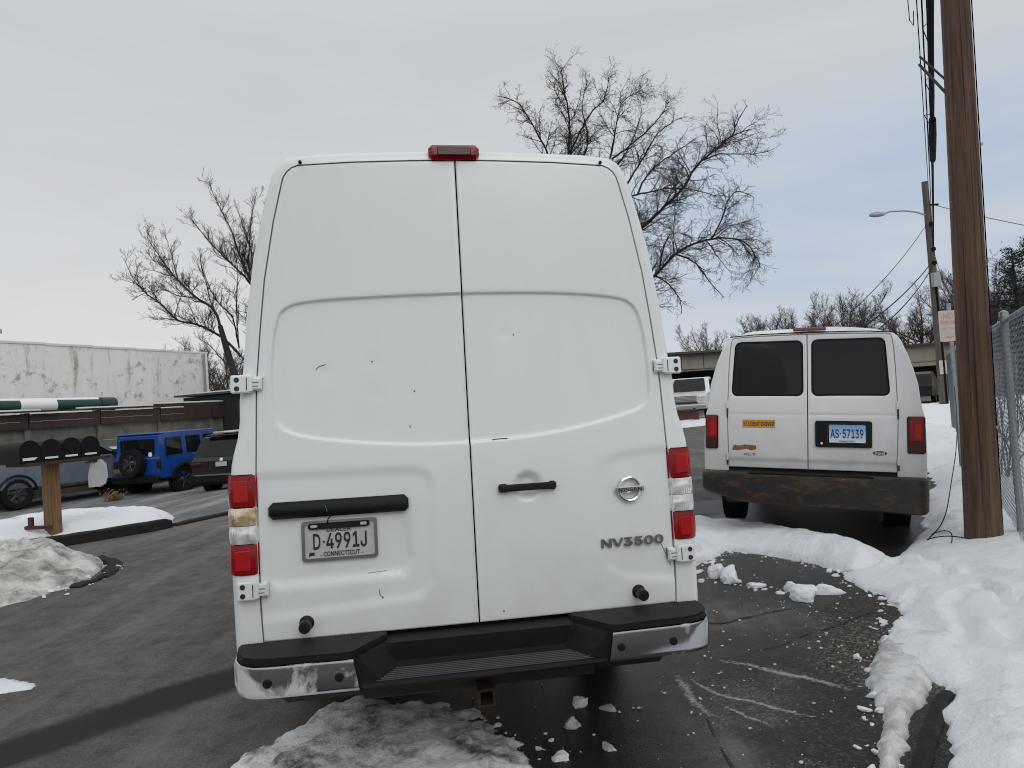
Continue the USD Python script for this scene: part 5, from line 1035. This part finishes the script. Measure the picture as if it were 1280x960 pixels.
A = [[(0.67, 0, 6.64), (1.01, .03, 8.78), (1.31, .07, 10.93), (1.43, .1, 12.17), (1.33, .14, 13.28), (1.27, .17, 14.14)],
     [(1.03, 0, 9.07), (.63, -.12, 10.45), (.05, -.25, 11.82), (-.59, -.37, 12.82), (-1.26, -.5, 13.03)], [(1.3, 0, 10.75), (1.8, .1, 11.68), (2.33, .2, 12.46), (2.88, .3, 13.03), (3.09, .4, 14.13)],
     [(.76, 0, 6.94), (1.92, .1, 9.04), (2.98, .19, 10.8), (3.22, .29, 11.81), (3.52, .39, 12.77), (4.35, .48, 13.29)],
     [(.57, 0, 6.04), (2.5, -.21, 6.93), (4.04, -.42, 7.9), (4.79, -.63, 8.49), (5.69, -.83, 9.26), (6.13, -1.04, 9.91), (7.0, -1.25, 10.52), (7.61, -1.46, 10.98), (8.42, -1.67, 11.22)],
     [(2.66, 0, 8.81), (3.72, -.47, 8.97), (4.61, -.93, 8.98), (5.66, -1.4, 8.71), (6.22, -1.87, 8.33)], [(3.81, 0, 9.1), (4.52, .43, 10.15), (5.61, .86, 10.91), (6.56, 1.3, 11.58)],
     [(.48, 0, 5.12), (2.99, -.12, 5.09), (4.4, -.23, 6.04), (5.18, -.35, 6.72), (6.23, -.46, 7.14), (7.1, -.58, 7.23), (7.95, -.69, 7.06), (8.46, -.81, 6.49), (8.7, -.92, 5.92)],
     [(4.45, 0, 6.14), (4.59, -.34, 6.97), (4.85, -.68, 7.36), (5.57, -1.02, 7.0)], [(6.52, 0, 7.25), (7.12, .48, 8.1), (7.61, .95, 8.99), (8.21, 1.43, 9.47), (9.1, 1.9, 9.29)],
     [(5.1, 0, 6.71), (5.83, -.04, 6.28), (6.23, -.08, 5.64), (6.77, -.11, 4.92)], [(6.44, 0, 10.24), (7.35, .43, 10.58), (8.59, .86, 10.64), (9.65, 1.29, 10.85)], [(7.57, 0, 11.03), (7.81, -.05, 11.61), (8.21, -.09, 12.19)],
     [(1.07, 0, 9.69), (1.82, .13, 10.61), (2.12, .27, 11.57), (1.98, .4, 12.57), (2.31, .53, 13.86)], [(4.29, 0, 5.94), (4.62, -.45, 5.53), (4.91, -.89, 4.85), (4.82, -1.34, 4.3)],
     [(.8, 0, 7.2), (-.5, .6, 8.6), (-1.3, 1.0, 9.4), (-2.0, 1.3, 9.9)], [(.7, 0, 6.4), (-1.6, .3, 7.6), (-3.0, .6, 8.8), (-4.0, .8, 9.6)], [(.8, 0, 8.0), (.9, 1.8, 10.0), (1.4, 3.2, 11.8)]]
A += [[(2.98, .19, 10.6), (4.0, .3, 11.3), (4.9, .4, 12.1), (5.4, .5, 12.8)], [(3.2, .3, 9.2), (4.2, .5, 10.6), (5.0, .6, 11.7), (5.9, .7, 12.2)], [(2.4, .2, 9.8), (3.6, -.3, 10.9), (4.1, -.5, 12.2)]]
rA = [.10, .055, .045, .06, .105, .04, .04, .09, .035, .035, .035, .03, .025, .04, .03, .06, .07, .055, .04, .045, .04]
A = [[tuple(np.array(p[0]) + (np.array(q_) - p[0]) * (1 if k not in (4, 7, 9, 11) else 1 - .09 * i / (len(p) - 1))) for i, q_ in enumerate(p)] for k, p in enumerate(A)]
tree('bare_tree', 'tall bare tree with wide crooked branches rising behind the cargo van, at its right', (1.46, 27, 0), ([(0, 0, -.2), (.02, 0, 1.35), (.22, 0, 3.62), (.5, 0, 5.43), (.67, 0, 6.9)], [.36, .29, .25, .21, .15]), [(p, r, max(.012, r * .16)) for p, r in zip(A, rA)], seed=5, twigs=2.0, levels=4, droop=.16, up=.06, length=.30, minr=.0042)
B = [[(-.82, 0, 5.57), (-1.2, .28, 6.35), (-1.98, .57, 6.92), (-2.89, .85, 7.8), (-3.64, 1.13, 8.78), (-4.39, 1.41, 9.89)], [(-.02, 0, 4.2), (-.85, .01, 5.14), (-1.68, .03, 5.64), (-2.55, .04, 5.9), (-3.33, .06, 6.71), (-4.08, .07, 7.34), (-4.7, .09, 8.54)],
     [(1.08, 0, 6.19), (.36, .23, 7.47), (-.63, .46, 8.55), (-1.34, .69, 9.34), (-2.21, .93, 10.51)], [(.73, 0, 7.07), (.14, .16, 8.5), (-.2, .33, 9.59), (-.69, .49, 10.64), (-1.12, .66, 11.66)], [(-.09, 0, 4.74), (-.07, -.42, 5.71), (-.64, -.84, 6.63), (-.81, -1.26, 7.46), (-.79, -1.67, 8.03)],
     [(.92, 0, 6.37), (.43, .33, 8.17), (.46, .66, 9.63), (.73, .99, 11.45)], [(-1.08, 0, 6.31), (-1.32, .12, 7.22), (-1.55, .23, 8.12), (-1.64, .35, 8.73)], [(-.33, 0, 3.58), (-.89, -.25, 4.34), (-1.16, -.51, 4.78), (-1.4, -.76, 4.97)], [(-.07, 0, 4.57), (.13, -.6, 5.68), (.44, -1.2, 6.9), (.73, -1.8, 7.42)],
     [(-1.73, 0, 6.83), (-2.65, .47, 7.03), (-3.72, .94, 7.45), (-5.21, 1.4, 7.16)], [(.44, 0, 7.43), (.72, -.03, 8.42), (.49, -.07, 9.45), (.22, -.1, 10.42)], [(-2.5, 0, 7.63), (-2.9, .42, 8.83), (-3.33, .84, 9.86)],
     [(0, 0, 3.0), (.6, .1, 4.8), (1.1, .2, 6.3), (1.5, .4, 8.2), (1.6, .5, 10.2)], [(1.2, .2, 6.6), (2.3, .3, 8.4), (3.0, .4, 10.2)]]
rB = [.062, .062, .055, .045, .036, .045, .028, .03, .034, .028, .032, .025, .10, .05]
tree('bare_tree', 'leaning bare tree with upswept branches left of the cargo van, by the white building', (-11.32, 30, -.4), ([(0.1, 0, -.2), (0, 0, 2.09), (-.17, 0, 3.29), (-.39, 0, 4.08), (-.61, 0, 5.01), (-.82, 0, 5.97)], [.26, .21, .17, .15, .13, .10]), [([(x, y, z + .4) for x, y, z in p], r, max(.010, r * .15)) for p, r in zip(B, rB)], seed=8, twigs=1.9, levels=4, up=.30, droop=-.05, length=.30, spread=(.35, .8), minr=.0045)
# trees of the skyline: four kinds, then copies
def small_tree(label, loc, H, Wd, seed, bark='far_twig', twigs=1.2, n=11, low=.22, group='bare trees along the skyline'):
    R = random.Random(seed); limbs = []
    for k in range(n):
        a = 2 * math.pi * k / n + R.uniform(-.3, .3); z0 = H * R.uniform(low, .55); e = R.uniform(.5, 1.0); f = R.uniform(.65, 1)
        limbs.append(([(0, 0, z0), (.3 * Wd * e * math.cos(a), .3 * Wd * e * math.sin(a), z0 + (H * f - z0) * .45), (.5 * Wd * e * math.cos(a), .5 * Wd * e * math.sin(a), z0 + (H * f - z0) * .95)], .07, .015))
    limbs.append(([(0, 0, H * .4), (.2, .1, H * .7), (.1, .2, H)], .09, .015))
    return tree('skyline_tree', label, loc, ([(0, 0, -.2), (.05, 0, H * .3), (0, .05, H * .6)], [.2, .15, .08]), limbs, group=group, bark=bark, twig=bark, seed=seed, twigs=twigs, levels=3, up=.35, length=.40, minr=.008)
SK = [(25.2, 72, 8.4, 7.0, 'lowest round-topped bare tree over the left end of the passenger van roof'), (29.4, 74, 8.8, 7.5, 'spiky bare tree over the passenger van roof, next right from the lowest'), (34.6, 70, 8.9, 8.5, 'dense brownish bare tree over the middle of the passenger van roof'), (38.2, 66, 9.0, 8.5, 'dense bare tree over the right half of the passenger van roof')]
protos = []
for k, (x, y, H, Wd, lab) in enumerate(SK): protos.append(small_tree(lab, (x, y, 0), H, Wd, 31 + k, n=15 if k != 1 else 11, twigs=1.6))
for k, (x, y, src, rz, sc, lab) in enumerate([(40.0, 60, 2, 1.1, 1.15, 'bare tree just left of the grey wooden pole, above the tan building'), (44.5, 64, 3, 2.0, 1.25, 'bare tree right behind the grey wooden pole and parking sign'), (48.0, 60, 2, 2.7, 1.2, 'bare tree between the parking sign and the thick brown pole'), (36.8, 78, 0, .6, 1.3, 'tall thin bare tree rising behind the dense ones above the passenger van'),
                                              (52, 62, 3, .4, 1.2, 'bare tree seen right of the thick brown pole, over the chain link fence'), (22.4, 80, 1, 1.9, .95, 'small faint bare tree at the far left of the skyline, beside the cargo van'), (32, 80, 3, 3.0, 1.0, 'bare tree in the gap behind the spiky and dense trees'), (56, 66, 2, 4.0, 1.3, 'bare tree near the conifer at the right edge of the view')]):
    copy_of(protos[src], (x, y, 0), rz, lab, group='bare trees along the skyline', scale=(sc, sc, sc))
copy_of(protos[1], (-37.6, 82, 0), .5, 'far bare treetop just showing over the white building roof', scale=(1.2, 1.2, 1.25)); copy_of(protos[0], (-33.5, 84, 0), 1.5, 'far faint bare treetop over the right end of the white building', scale=(1.2, 1.2, 1.15))
# brushwood at the end of the white wall
for k, (x, y, H, lab) in enumerate([(-15.6, 38.5, 5.6, 'tangled bare bush rising behind the end of the white building'), (-13.9, 38, 5.2, 'tangled bare bush behind the dark shed, next to the leaning tree'), (-12.4, 39, 4.6, 'lower tangled bush behind the dark shed close to the cargo van')]):
    R = random.Random(70 + k); lim = [([(R.uniform(-.8, .8), R.uniform(-.5, .5), 0), (R.uniform(-1.1, 1.1), R.uniform(-.6, .6), H * .5), (R.uniform(-1.5, 1.5), R.uniform(-.8, .8), H * R.uniform(.8, 1))], .05, .012) for _ in range(11)]
    t = thing('bare_bush', lab, 'bush', (x, y, -.45), group='bushes behind the shed'); th, fi = grow(lim, 80 + k, 1.0, 3, up=.25, length=.3, minr=.009); obj('stems', cat(th), 'brush_twig', t, True); o = obj('twigs', cat(fi), 'brush_twig', t, False); data(o.prim, kind='stuff')
# conifer at the right edge
def conifer(label, loc, H, seed):
    t = thing('conifer', label, 'tree', loc, group='conifers at the right'); R = random.Random(seed)
    obj('trunk', tube([(0, 0, -.2), (.1, 0, H * .5), (0, 0, H)], [.22, .14, .03], 8), 'bark', t, True); V, F, br = [], [], []
    for k in range(80):
        z = H * (.22 + .78 * (k / 80) ** .85); L = (H * .30) * (1.08 - z / H) * R.uniform(.6, 1.15) + .25; a = R.uniform(0, 6.283); d = np.array([math.cos(a), math.sin(a), R.uniform(-.05, .28)])
        p = np.array([0, 0, z]); br.append(tube([p, p + d * L * .6, p + d * L + [0, 0, .1]], [.035, .02, .008], 4, False))
        for q_ in range(int(95 * L / 2) + 14):
            c = p + d * L * R.uniform(.25, 1.05) + np.array([R.gauss(0, .16), R.gauss(0, .16), R.gauss(0, .11)]); e = np.array([R.gauss(0, 1), R.gauss(0, 1), R.gauss(.5, .7)]); e /= np.linalg.norm(e); g = np.cross(e, [R.gauss(0, 1), R.gauss(0, 1), R.gauss(0, 1)]); g /= np.linalg.norm(g) + 1e-9
            l = R.uniform(.09, .22); n = len(V); V += [c - g * .03, c + g * .03, c + e * l]; F.append((n, n + 1, n + 2))
    obj('branches', cat(br), 'bark', t, True); o = obj('needles', TM(V, F, process=False), 'pine_needle', t, False); data(o.prim, kind='stuff'); return t
conifer('dark conifer at the right edge of the view above the chain link fence', (28.6, 40, 0), 8.2, 3); conifer('second dark conifer half outside the right edge of the view', (32.0, 43, 0), 9.4, 6)

# ---------------------------------------------------------------- poles, wires, sign, fence, letter boxes
UP = thing('utility_pole', 'thick brown wooden utility pole standing in the snow at the right', 'utility pole', (3.90, 6.08, 0), 0, .030)
zz = np.linspace(-.3, 11, 46); an = np.arange(28) * 2 * np.pi / 28; rings = []
for z in zz:
    r = .139 - .0062 * z + .012 * max(0, .4 - z); w = r * (1 + .030 * (meshkit.fbm(np.c_[np.cos(an) * 2.2, np.sin(an) * 2.2, np.full(28, z * .35)], 3, 4) - .5) * 2); rings.append(np.c_[w * np.cos(an), w * np.sin(an), np.full(28, z)])
obj('pole', loft(rings), 'pole_wood', UP, True)
rr_ = lambda z: .139 - .0062 * z - .001
crk = [tube([(-rr_(z0) * math.sin(a), -rr_(z0) * math.cos(a), z0), (-rr_((z0 + z1) / 2) * math.sin(a + .03), -rr_((z0 + z1) / 2) * math.cos(a + .03), (z0 + z1) / 2), (-rr_(z1) * math.sin(a), -rr_(z1) * math.cos(a), z1)], [.001, w, .001], 4) for a, z0, z1, w in ((-.35, 1.6, 4.4, .005), (.5, .4, 2.3, .006), (.1, 2.4, 3.9, .004), (.85, 1.0, 3.0, .005), (-.7, .6, 2.0, .004), (.3, 3.4, 4.8, .005))]
obj('drying_crack', cat(crk), 'black_gap', UP); obj('ground_wire', tube([(.113, -.085, .1), (.106, -.078, 2.0), (.096, -.066, 5.0)], .005, 5), 'cable_black', UP); obj('staple', cat([box((.107, -.08, z), (.02, .02, .02)) for z in (1.1, 2.3, 3.5)]), 'galvanised', UP)
obj('crossarm_bracket', cat([tube([(-.10, .02, 3.98), (-.22, .20, 4.33)], .012, 6), tube([(-.10, .02, 4.10), (-.21, .20, 4.40)], .010, 6)]), 'black_metal', UP)
P2 = thing('utility_pole', 'thin grey wooden pole with a street lamp arm beyond the passenger van', 'utility pole', (18.69, 31, 0), 0, .0)
obj('pole', tube([(0, 0, -.2), (-.01, 0, 3), (-.03, 0, 6.5), (-.06, 0, 9.9)], [.185, .17, .15, .13], 14), 'grey_pole_wood', P2, True)
la = obj('lamp_arm', tube([(-.05, 0, 8.40), (-.6, -.15, 8.56), (-1.2, -.3, 8.62), (-1.9, -.45, 8.60), (-2.3, -.52, 8.50)], .035, 8), 'lamp_grey', P2); hd = trimesh.creation.icosphere(3, 1.0); v = np.array(hd.vertices); v[:, 2] = np.where(v[:, 2] < 0, v[:, 2] * .55, v[:, 2]); hd.vertices = v * [.34, .16, .14] + [-2.55, -.55, 8.46]
obj('lamp_head', hd, 'lamp_grey', P2, True); obj('meter_box', box((-.05, -.22, 5.55), (.34, .2, .62), .03), 'lamp_grey', P2); obj('conduit', tube([(.02, -.20, .0), (.0, -.19, 3), (-.04, -.17, 5.3)], .045, 8), 'cable_black', P2); [obj('insulator', b, 'cable_black', P2) for b in [box((-.02, -.18, z), (.16, .14, .16), .03) for z in (6.3, 6.9, 8.0)] + [box((.15, -.1, 8.85), (.5, .06, .08), .01)]]
obj('notice', box((-.02, -.19, 1.75), (.34, .02, .60), .004), 'sign_white', P2); obj('notice', box((.42, -.19, 1.15), (.2, .02, .36), .004), 'pale_tape', P2)
def wire(label, pts, r, group=None, n=6):
    return obj('overhead_wire', tube(np.array(pts), r, n), 'cable_black', None, True, label=label, cat='wire', group=group)
def sag(a, b, s, n=14):
    a, b = np.array(a, float), np.array(b, float); t = np.linspace(0, 1, n)[:, None]; return a * (1 - t) + b * t - np.array([0, 0, 1]) * s * 4 * t * (1 - t)
NEAR, FAR = (2.1, 3.0, 6.28), (18.3, 30.2, 6.95)
c1 = sag(NEAR, FAR, .10, 30); 
cb = thing('cable_bundle', 'thick black cable bundle with a splice case left of the brown pole', 'cables', (0, 0, 0))
k0 = c1[:14]; rad = .034 + .014 * np.array([meshkit.noise(np.array([[i * .7, 3.3, 1.2]]), 4)[0] for i in range(len(k0))]); obj('bundle', tube(k0, rad, 10), 'cable_black', cb, True)
obj('splice_case', tube([c1[11] + [0, 0, -.10], c1[12] + [0, 0, -.11], c1[14] + [0, 0, -.10]], [.06, .072, .06], 10), 'cable_black', cb, True); obj('cable', tube(c1[12:], .026, 6), 'cable_black', cb, True)
lp = []
for k in range(5):
    i = 3 + 2 * k; p = c1[i]; lp.append(tube([p, p + [rng.uniform(-.10, .10), .2, rng.uniform(-.16, .12)], c1[i + 1]], .007, 4))
obj('lashing', cat(lp), 'cable_black', cb)
for k, (dx, dz, s_, r, lab) in enumerate([(-.035, .05, .25, .010, 'thin wire just left of the thick cable bundle'), (-.05, .75, .05, .008, 'fine wire above the thick cable bundle'), (-.02, -.10, .45, .009, 'slack thin wire hanging lowest below the cable bundle')]):
    wire(lab, sag((NEAR[0] + dx * 4, NEAR[1], NEAR[2] + dz), (FAR[0] + dx, FAR[1], FAR[2] + dz * .6 - .1), s_), r)
wire('wire running from the lamp pole to the lower left over the passenger van', sag((18.5, 30.9, 8.0), (9.9, 21.5, 3.2), .25), .012); wire('upper of two thick wires from the grey pole down to the left', sag((18.55, 30.8, 6.35), (8.6, 17.6, 2.7), .18), .018); wire('lower of two thick wires from the grey pole down to the left', sag((18.55, 30.8, 6.15), (8.9, 17.4, 2.62), .22), .016)
wire('wire running right from the grey pole behind the brown pole', sag((18.85, 30.9, 8.85), (22.6, 26.0, 5.9), .12), .014); wire('drooping service wire from the grey pole past the parking sign', sag((18.7, 30.9, 6.9), (7.35, 11.0, 2.05), .6), .010)
wire('short loop of wire hanging at the top of the view left of the cables', [(3.62, 6.0, 5.3), (3.60, 6.02, 4.85), (3.62, 6.05, 4.62), (3.68, 6.1, 4.60), (3.72, 6.15, 4.75)], .0035)
gw = thing('loose_cable', 'thin loose black cable drooping from the sign post to the snow by the passenger van', 'cable', (0, 0, 0))
from scipy.interpolate import CubicSpline
def spline(pts, n=30):
    P = np.array(pts, float); return CubicSpline(np.arange(len(P)), P)(np.linspace(0, len(P) - 1, n))
obj('cable', tube(spline([(6.50, 10.5, 1.35), (5.3, 8.6, .75), (4.35, 7.2, .48), (3.85, 6.5, .30), (3.6, 6.25, .20), (3.42, 6.05, .185)], 40), .0045, 5), 'cable_black', gw, True)
for pts in ([(3.40, 6.04, .185), (3.52, 5.98, .22), (3.70, 5.98, .19)], [(3.55, 6.22, .19), (3.58, 6.02, .25), (3.50, 5.86, .19)]): obj('cable_end', tube(spline(pts, 10), .0045, 5), 'cable_black', gw, True)
SG = thing('parking_sign', 'faded white parking sign on a thin post beside the thick brown pole', 'sign', (6.55, 10.6, 0), .1)
obj('post', cat([box((.05, .03, 1.25), (.05, .04, 2.7), .006)]), 'galvanised', SG); sp = obj('sign_plate', prism(rrect(-.15, 2.03, .15, 2.49, .02), .006, 'xz', -.003), 'sign_white', SG)
obj('lettering', cat([text_rear('NO', .085, 0, -.0035, 2.41, .001, True), text_rear('PARKING', .055, 0, -.0035, 2.31, .001, True, fit=.25), text_rear('ANY TIME', .030, 0, -.0035, 2.22, .001, False, fit=.2), prism([(-.06, 2.085), (.02, 2.085), (.02, 2.07), (.07, 2.095), (.02, 2.12), (.02, 2.105), (-.06, 2.105)], .001, 'xz', -.0045)]), 'faded_ink', sp)
obj('bolt', cat([cyl((0, -.006, z), (0, .02, z), .008, n=8) for z in (2.06, 2.465)]), 'galvanised', sp)
# chain link fence
FH = .52; fd = np.array([math.sin(FH), math.cos(FH)]); f0 = np.array([2.60, 3.30]); FL = 17.5; H0, H1 = .14, 1.98
CL = thing('chain_link_fence', 'galvanised chain link fence running away behind the thick brown pole', 'fence', (*f0, 0), -FH)
for k in range(6): obj('post', cat([cyl((.03, .15 + 3.0 * k, -.1), (.03, .15 + 3.0 * k, H1 + .06), .03, n=10), lathe([(.001, .04), (.034, .02), (.036, -.02), (.001, -.02)], 10, 'z').apply_translation((.03, .15 + 3.0 * k, H1 + .06))]), 'galvanised', CL)
obj('top_rail', cyl((.03, 0, H1), (.03, FL, H1), .022, n=10), 'galvanised', CL)
ws_, hgt, sp_ = [], H1 - H0, .080
for k in range(int((FL + hgt) / sp_)):
    for sgn in (1, -1):
        y0 = k * sp_ - (hgt if sgn > 0 else 0); a = np.array([0, y0, H0]); b = np.array([0, y0 + sgn * hgt, H1]) if sgn > 0 else np.array([0, y0 - hgt, H1])
        t0, t1 = 0.0, 1.0; dy = b[1] - a[1]
        lo, hi = sorted([(0 - a[1]) / dy, (FL - a[1]) / dy]); t0, t1 = max(0, lo), min(1, hi)
        if t1 - t0 < .01: continue
        p, q_ = a + (b - a) * t0, a + (b - a) * t1; ws_.append(tube([p + [.003 * sgn, 0, 0], q_ + [.003 * sgn, 0, 0]], .0018, 3, False))
o = obj('wire_mesh', cat(ws_), 'fence_wire', CL, True); data(o.prim, kind='stuff')
obj('tie_wire', tube([(-.02, .9, 2.05), (-.02, .95, 1.4), (-.02, .80, .9), (-.03, .75, .3)], .006, 5), 'cable_black', CL)
for k, (x, y, H, lab) in enumerate([(6.6, 9.2, 1.7, 'dry leafless weeds behind the chain link fence near the brown pole'), (7.9, 11.3, 2.0, 'dry leafless weeds further along behind the chain link fence')]):
    R = random.Random(170 + k); lim = [([(R.uniform(-.3, .3), R.uniform(-.3, .3), 0), (R.uniform(-.4, .4), R.uniform(-.4, .4), H * .5), (R.uniform(-.6, .6), R.uniform(-.5, .5), H * R.uniform(.7, 1))], .012, .004) for _ in range(9)]
    t = thing('dry_weeds', lab, 'bush', (x, y, .1)); th, fi = grow(lim, 180 + k, .8, 2, up=.3, length=.3, minr=.003); obj('stems', cat(th), 'brush_twig', t, True); o = obj('twigs', cat(fi), 'brush_twig', t, False); data(o.prim, kind='stuff')
# row of letter boxes on a post
MB = thing('letter_boxes', 'row of four black letter boxes on one thick wooden post in the snow', 'letter boxes', (-6.64, 10.15, 0), -.44)
obj('post', box((0, 0, .58), (.165, .165, 1.18), .008), 'post_wood', MB); obj('board', box((.02, .14, 1.165), (.46, 1.22, .045), .006), 'brown_board', MB)
for k in range(4):
    y0 = -.40 + .285 * k; w, hh, Ld = .265, .30, .54; prof = sg.box(-w / 2, 0, w / 2, hh - w / 2).union(sg.Point(0, hh - w / 2).buffer(w / 2, quad_segs=8))
    m = prism(prof, Ld, 'yz', -.34); v = np.array(m.vertices); m.vertices = v + [0, y0, 1.19]; b_ = obj('letter_box', m, 'mail_black', MB, 40)
    m = prism(prof.buffer(.008), .03, 'yz', .20); m.vertices = np.array(m.vertices) + [0, y0, 1.19]; d_ = obj('door', m, 'mail_black', b_, 40)
    lw = .20 if k == 0 else .18
    obj('label', prism([(y0 - lw / 2, 1.225), (y0 + lw / 2 - (.05 if k == 0 else 0), 1.225), (y0 + lw / 2, 1.262 if k == 0 else 1.252), (y0 - lw / 2, 1.262 if k == 0 else 1.252)], .004, 'yz', .229), 'mail_label', d_)
    obj('flag', box((0.0, y0 + .14, 1.36), (.16, .006, .03), .002), 'iron_red', b_)
pg_ = np.array([(-.12, .0), (-.13, .16), (-.10, .34), (-.04, .42), (.04, .42), (.11, .34), (.13, .16), (.10, .04), (.03, 0.0)])
sgp = prism(pg_[:, :] * [1, 1], .012, 'xz', 0); sgp.apply_transform(rotm((0, 0, 1), .98)); sgp.apply_transform(rotm((0, 1, 0), .06))
sgp.vertices = np.array(sgp.vertices) + [.20, .56, .735]; obj('notice_plate', sgp, 'sign_back', MB, label='pale blank plate hanging at the right end of the row'); obj('plate_bracket', box((.16, .55, 1.13), (.12, .10, .06), .006), 'black_metal', MB)
IB = thing('iron_bracket', 'rusty iron bracket sticking out of the snow at the foot of the letter box post', 'bracket', (-6.75, 10.0, 0), -.2)
obj('bar', cat([box((0, 0, .27), (.44, .05, .05), .008)]), 'iron_red', IB); obj('stub', box((-.12, .0, .35), (.07, .05, .13), .008), 'iron_red', IB)
LT = obj('leaf_tuft', cat([TM(np.array([[0, 0, 0], [.10, .02, .05], [.02, .11, .08]]) * rng.uniform(.4, .9) + np.array([-11.35 + rng.gauss(0, .11), 19.9 + rng.gauss(0, .10), -.45 + abs(rng.gauss(.10, .08))]), [[0, 1, 2]], process=False) for _ in range(160)]), 'dry_leaf', None, False, label='small tuft of dry brown leaves beside the blue car rear wheel', cat='leaves', kind='stuff')
